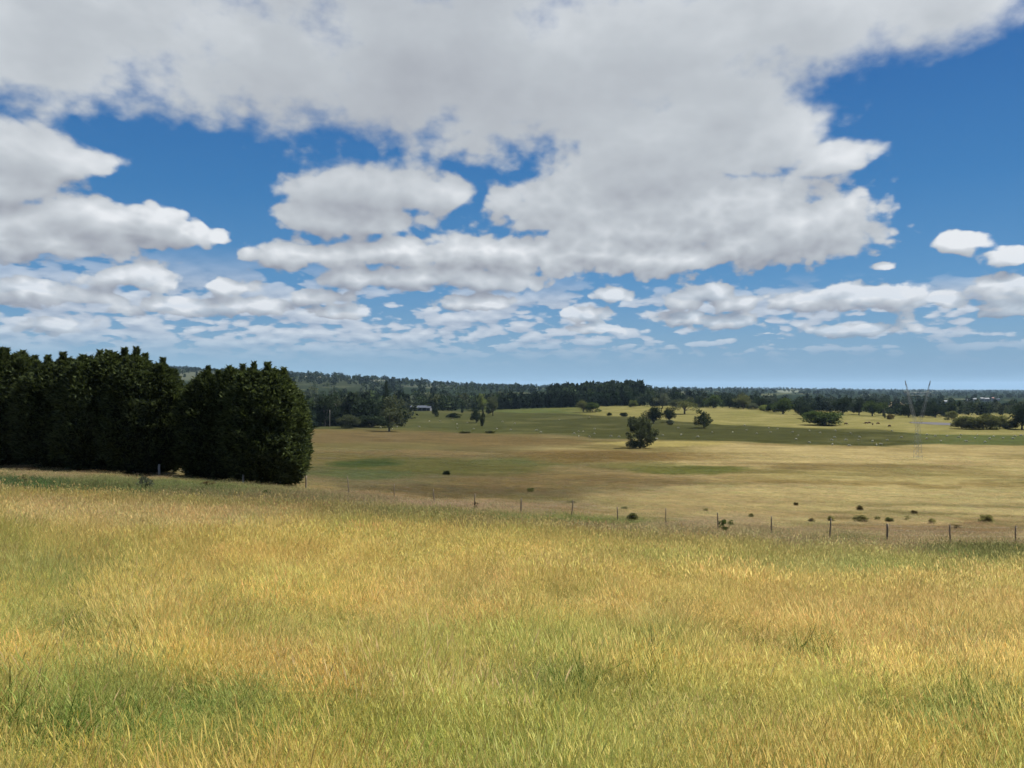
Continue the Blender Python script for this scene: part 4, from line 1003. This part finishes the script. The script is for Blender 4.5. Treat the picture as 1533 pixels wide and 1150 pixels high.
def build_buildings():
    house(618, 608.5, 27, 9, 3.2, 1.9, R(6), 'grey_wall', 'roof', 'shed', 'long low farm shed with a blue-grey roof behind the left pasture', shed=True, wins=6, D=790)
    house(640, 608.5, 7, 7, 2.8, 1.6, R(-10), 'grey_wall', 'roof', 'shed', 'small outbuilding at the right end of the long shed', D=796, shed=True, wins=2)
    house(1238.5, 604, 4.5, 5, 2.8, 1.5, R(12), 'wall', 'pale_roof', 'house', 'small white house among the dark trees above the broad bush', D=790, wins=2)
    house(1305, 598, 10, 6, 2.6, 2.0, R(-5), 'wall', 'pale_roof', 'house', 'long pale house roof beyond the green pair of trees', D=1420, wins=3)
    for k, (px, w, d, h, D, rz, roof, lab) in enumerate(((1449, 10, 6, 3.2, 1640, 6, 'pale_roof', 'long white town house left of the white cluster'), (1459, 6, 5, 4.5, 1700, -12, 'pale_roof', 'grey-white house just left of the bright white block'),
        (1469.5, 6, 5, 6.5, 1640, 4, 'pale_roof', 'narrow bright white building in the far town'), (1477, 9, 6, 6, 1660, -6, 'pale_roof', 'widest bright white building in the far town'), (1486, 5, 5, 7, 1690, 15, 'tile', 'small dark-roofed house right of the widest white building'), (1494, 7, 5, 3.6, 1780, -4, 'roof', 'grey house at the right end of the far town'), (1415, 6.5, 5, 3, 1480, 10, 'pale_roof', 'pale lone house between the pylon and the far town'))):
        house(px, 600, w, d, h, 1.8, R(rz), 'wall', roof, 'house', lab, D=D, group='houses of the far town', wins=3)
    # farm dam
    n = 48; a = np.linspace(0, 2 * math.pi, n, endpoint=False); w = 1.02 + .06 * np.sin(3 * a + 1) + .04 * np.sin(7 * a)
    V = np.stack([POND[0] + np.cos(a) * POND[2] * w, POND[1] + np.sin(a) * POND[3] * w, np.full(n, POND[4])], 1)
    V = np.concatenate([V, [(POND[0], POND[1], POND[4])]])
    m = bpy.data.materials.new('dam_water'); m.use_nodes = True; t = NT(m.node_tree); t.n.clear()
    p = t.new('ShaderNodeBsdfPrincipled', Roughness=.7); p.inputs['Base Color'].default_value = (.062, .058, .063, 1); p.inputs['Specular IOR Level'].default_value = .06
    b = t.new('ShaderNodeBump', Strength=.3, Distance=.1); t._set(b.inputs['Height'], t.noise(t.new('ShaderNodeNewGeometry').outputs['Position'], 1.2, 3.)); t._set(p.inputs['Normal'], b.outputs[0])
    o = t.new('ShaderNodeOutputMaterial'); t.l.new(p.outputs[0], o.inputs[0])
    w = mesh_obj('pond', V, np.array([(k, (k + 1) % n, n) for k in range(n)]), m, True); tag(w, 'narrow grey farm dam behind the pylon', 'pond', kind='structure')

def skinned(verts, edges, radii, name, mat):
    """one continuous body grown round a skeleton"""
    me = bpy.data.meshes.new(name + '_frame'); me.from_pydata(verts, edges, [])
    o = bpy.data.objects.new(name + '_frame', me); COL.objects.link(o)
    s = o.modifiers.new('skin', 'SKIN')
    if not me.skin_vertices:
        bm = bmesh.new(); bm.from_mesh(me); bm.verts.layers.skin.verify(); bm.to_mesh(me); bm.free()
    for i, rr in enumerate(radii):
        sv = me.skin_vertices[0].data[i]; sv.radius = rr if isinstance(rr, tuple) else (rr, rr); sv.use_root = (i == 0)
    o.modifiers.new('sub', 'SUBSURF').levels = 1
    dg = bpy.context.evaluated_depsgraph_get(); dg.update()
    out = bpy.data.meshes.new_from_object(o.evaluated_get(dg)); out.name = name
    bpy.data.objects.remove(o); bpy.data.meshes.remove(me)
    out.materials.clear(); out.materials.append(mat)
    for p in out.polygons: p.use_smooth = True
    return out
def beast(L, Hh, bw, wool):
    """grazing quadruped: body length L, withers height Hh, body half width bw; head down at the grass"""
    bz = Hh * .66
    V = [(0, 0, bz), (L*.32, 0, bz*1.02), (-L*.32, 0, bz), (L*.5, 0, bz*1.0), (L*.66, 0, bz*.62), (L*.74, 0, bz*.28), (L*.80, 0, bz*.10)]
    rad = [(bw*1.08, bw*1.15), (bw, bw*1.05), (bw, bw*1.05), bw*.62, bw*.42, bw*.40, bw*.24]
    E = [(0, 1), (0, 2), (1, 3), (3, 4), (4, 5), (5, 6)]
    for (x0, par) in ((L*.30, 1), (-L*.34, 2)):
        for sg in (-1, 1):
            n = len(V); back = -.04 * L if par == 2 else .02 * L
            V += [(x0, sg*bw*.55, bz*.62), (x0 + back, sg*bw*.6, bz*.34), (x0 - back*.3, sg*bw*.6, -.02)]
            rad += [bw*.34, bw*.17, bw*.14]; E += [(par, n), (n, n+1), (n+1, n+2)]
    n = len(V); V += [(-L*.48, 0, bz*.98), (-L*.53, 0, bz*.6)]; rad += [bw*.2, bw*.1]; E += [(2, n), (n, n+1)]
    return V, E, rad
SHEEP = [(685,641.6),(709.7,643),(744,643),(765,644),(803,645),(810,648),(860,650),(866.6,654),(882.7,654.7),(890,650.5),(914,654),(927,655),(866,647),(873,647),(890,643),(771,635),(837,629),(882,626),(992,652.7),(1020,652),(983,658.6),(1015,641.6),(1115,638),(1097,648),(1117,645),(1133,650),(1151,642),(1154,648),(1164.5,643),(1187,648),(1195,653),(1212,646),(1228,649),(1250.6,646),(1273.5,650),(1286.5,655.5),(1285,660),(1306.5,662),(1312,667.5),(1318,666.5),(1271,668.5),(1246,667),(1212,664),(1266,660),(1335,646),(1245,660),(1192,659),(1249,656),(1373,650),(1388,652),(1399.6,654),(1408.7,661.7),(1438,652),(1435,656),(1463,653),(1488,654.6),(1519,654),(1528,653),(1502,657),(1482,658),(1460,657),(1418,654),(1387,658),(1516,658),(677,629),(684,636),(659,631.6),(643,631.6),(570,641),(593.5,640),(587.5,643.5),(627,640),(700,634),(752,632),(1045,655),(1066,648),(1350,656),(1328,660),(1446,662),(1475,663)]
def build_stock():
    V, E, rad = beast(1.15, .85, .24, True); me = skinned(V, E, rad, 'sheep', MATS['wool'])
    for k, (px, py) in enumerate(SHEEP):
        D = depth_for(px, py, 250, 700); x, y, z = at(px, D)
        o = bpy.data.objects.new('sheep', me); COL.objects.link(o); o.location = (x, y, z); o.rotation_euler = (0, 0, rng.choice([0, math.pi]) + rng.normal(0, .5)); s = rng.uniform(.78, 1.02); o.scale = (s, s, s)
        tag(o, 'white sheep grazing out on the far green pasture', 'sheep', 'sheep on the pasture')
    V, E, rad = beast(2.1, 1.45, .40, False); me = skinned(V, E, rad, 'cow', MATS['hide'])
    for k, (px, py, lab) in enumerate(((1266, 636, 'brown cow nearest the big broad bush, left of the others'), (1297, 635, 'brown cow second from the left below the green trees'), (1301, 634.5, 'brown cow touching the one on its left'), (1306.5, 636.5, 'brown cow in the middle standing lower than the touching pair'), (1314, 635.5, 'brown cow alone just right of the middle cow'), (1332, 639.5, 'brown cow farthest toward the pylon'))):
        D = depth_for(px, py, 300, 700); x, y, z = at(px, D)
        o = bpy.data.objects.new('cow', me); COL.objects.link(o); o.location = (x, y, z); o.rotation_euler = (0, 0, (0, 3.0, .2, 1.2, .3, 1.8)[k]); tag(o, lab, 'cow', 'brown cattle on the dry slope')

def build_haze():
    x0, x1, y0, y1, z0, z1 = -25000, 25000, -27000, 27000, -60, 240
    v, f = box(((x0+x1)/2, (y0+y1)/2, (z0+z1)/2), (x1-x0, y1-y0, z1-z0))
    m = bpy.data.materials.new('haze'); m.use_nodes = True; t = NT(m.node_tree); t.n.clear()
    p = t.new('ShaderNodeVolumePrincipled'); p.inputs['Color'].default_value = (.50, .74, 1., 1); p.inputs['Density'].default_value = HAZE; p.inputs['Anisotropy'].default_value = 0.
    o = t.new('ShaderNodeOutputMaterial'); t.l.new(p.outputs[0], o.inputs['Volume'])
    h = mesh_obj('haze', v, f, m); tag(h, 'thin blue summer haze over the plain', 'haze', kind='stuff')
HAZE = 2.6e-5

build_camera(); build_world(); build_materials(); build_protos()
build_ground(); build_grass(); build_hedge(); build_trees(); build_woods()
build_fence(); build_pylon(); build_buildings(); build_stock(); build_haze()
clear_loose()
cy = scene.cycles
cy.max_bounces = 6; cy.diffuse_bounces = 3; cy.transmission_bounces = 4; cy.volume_bounces = 0; cy.transparent_max_bounces = 8
cy.use_adaptive_sampling = True; cy.adaptive_threshold = .015
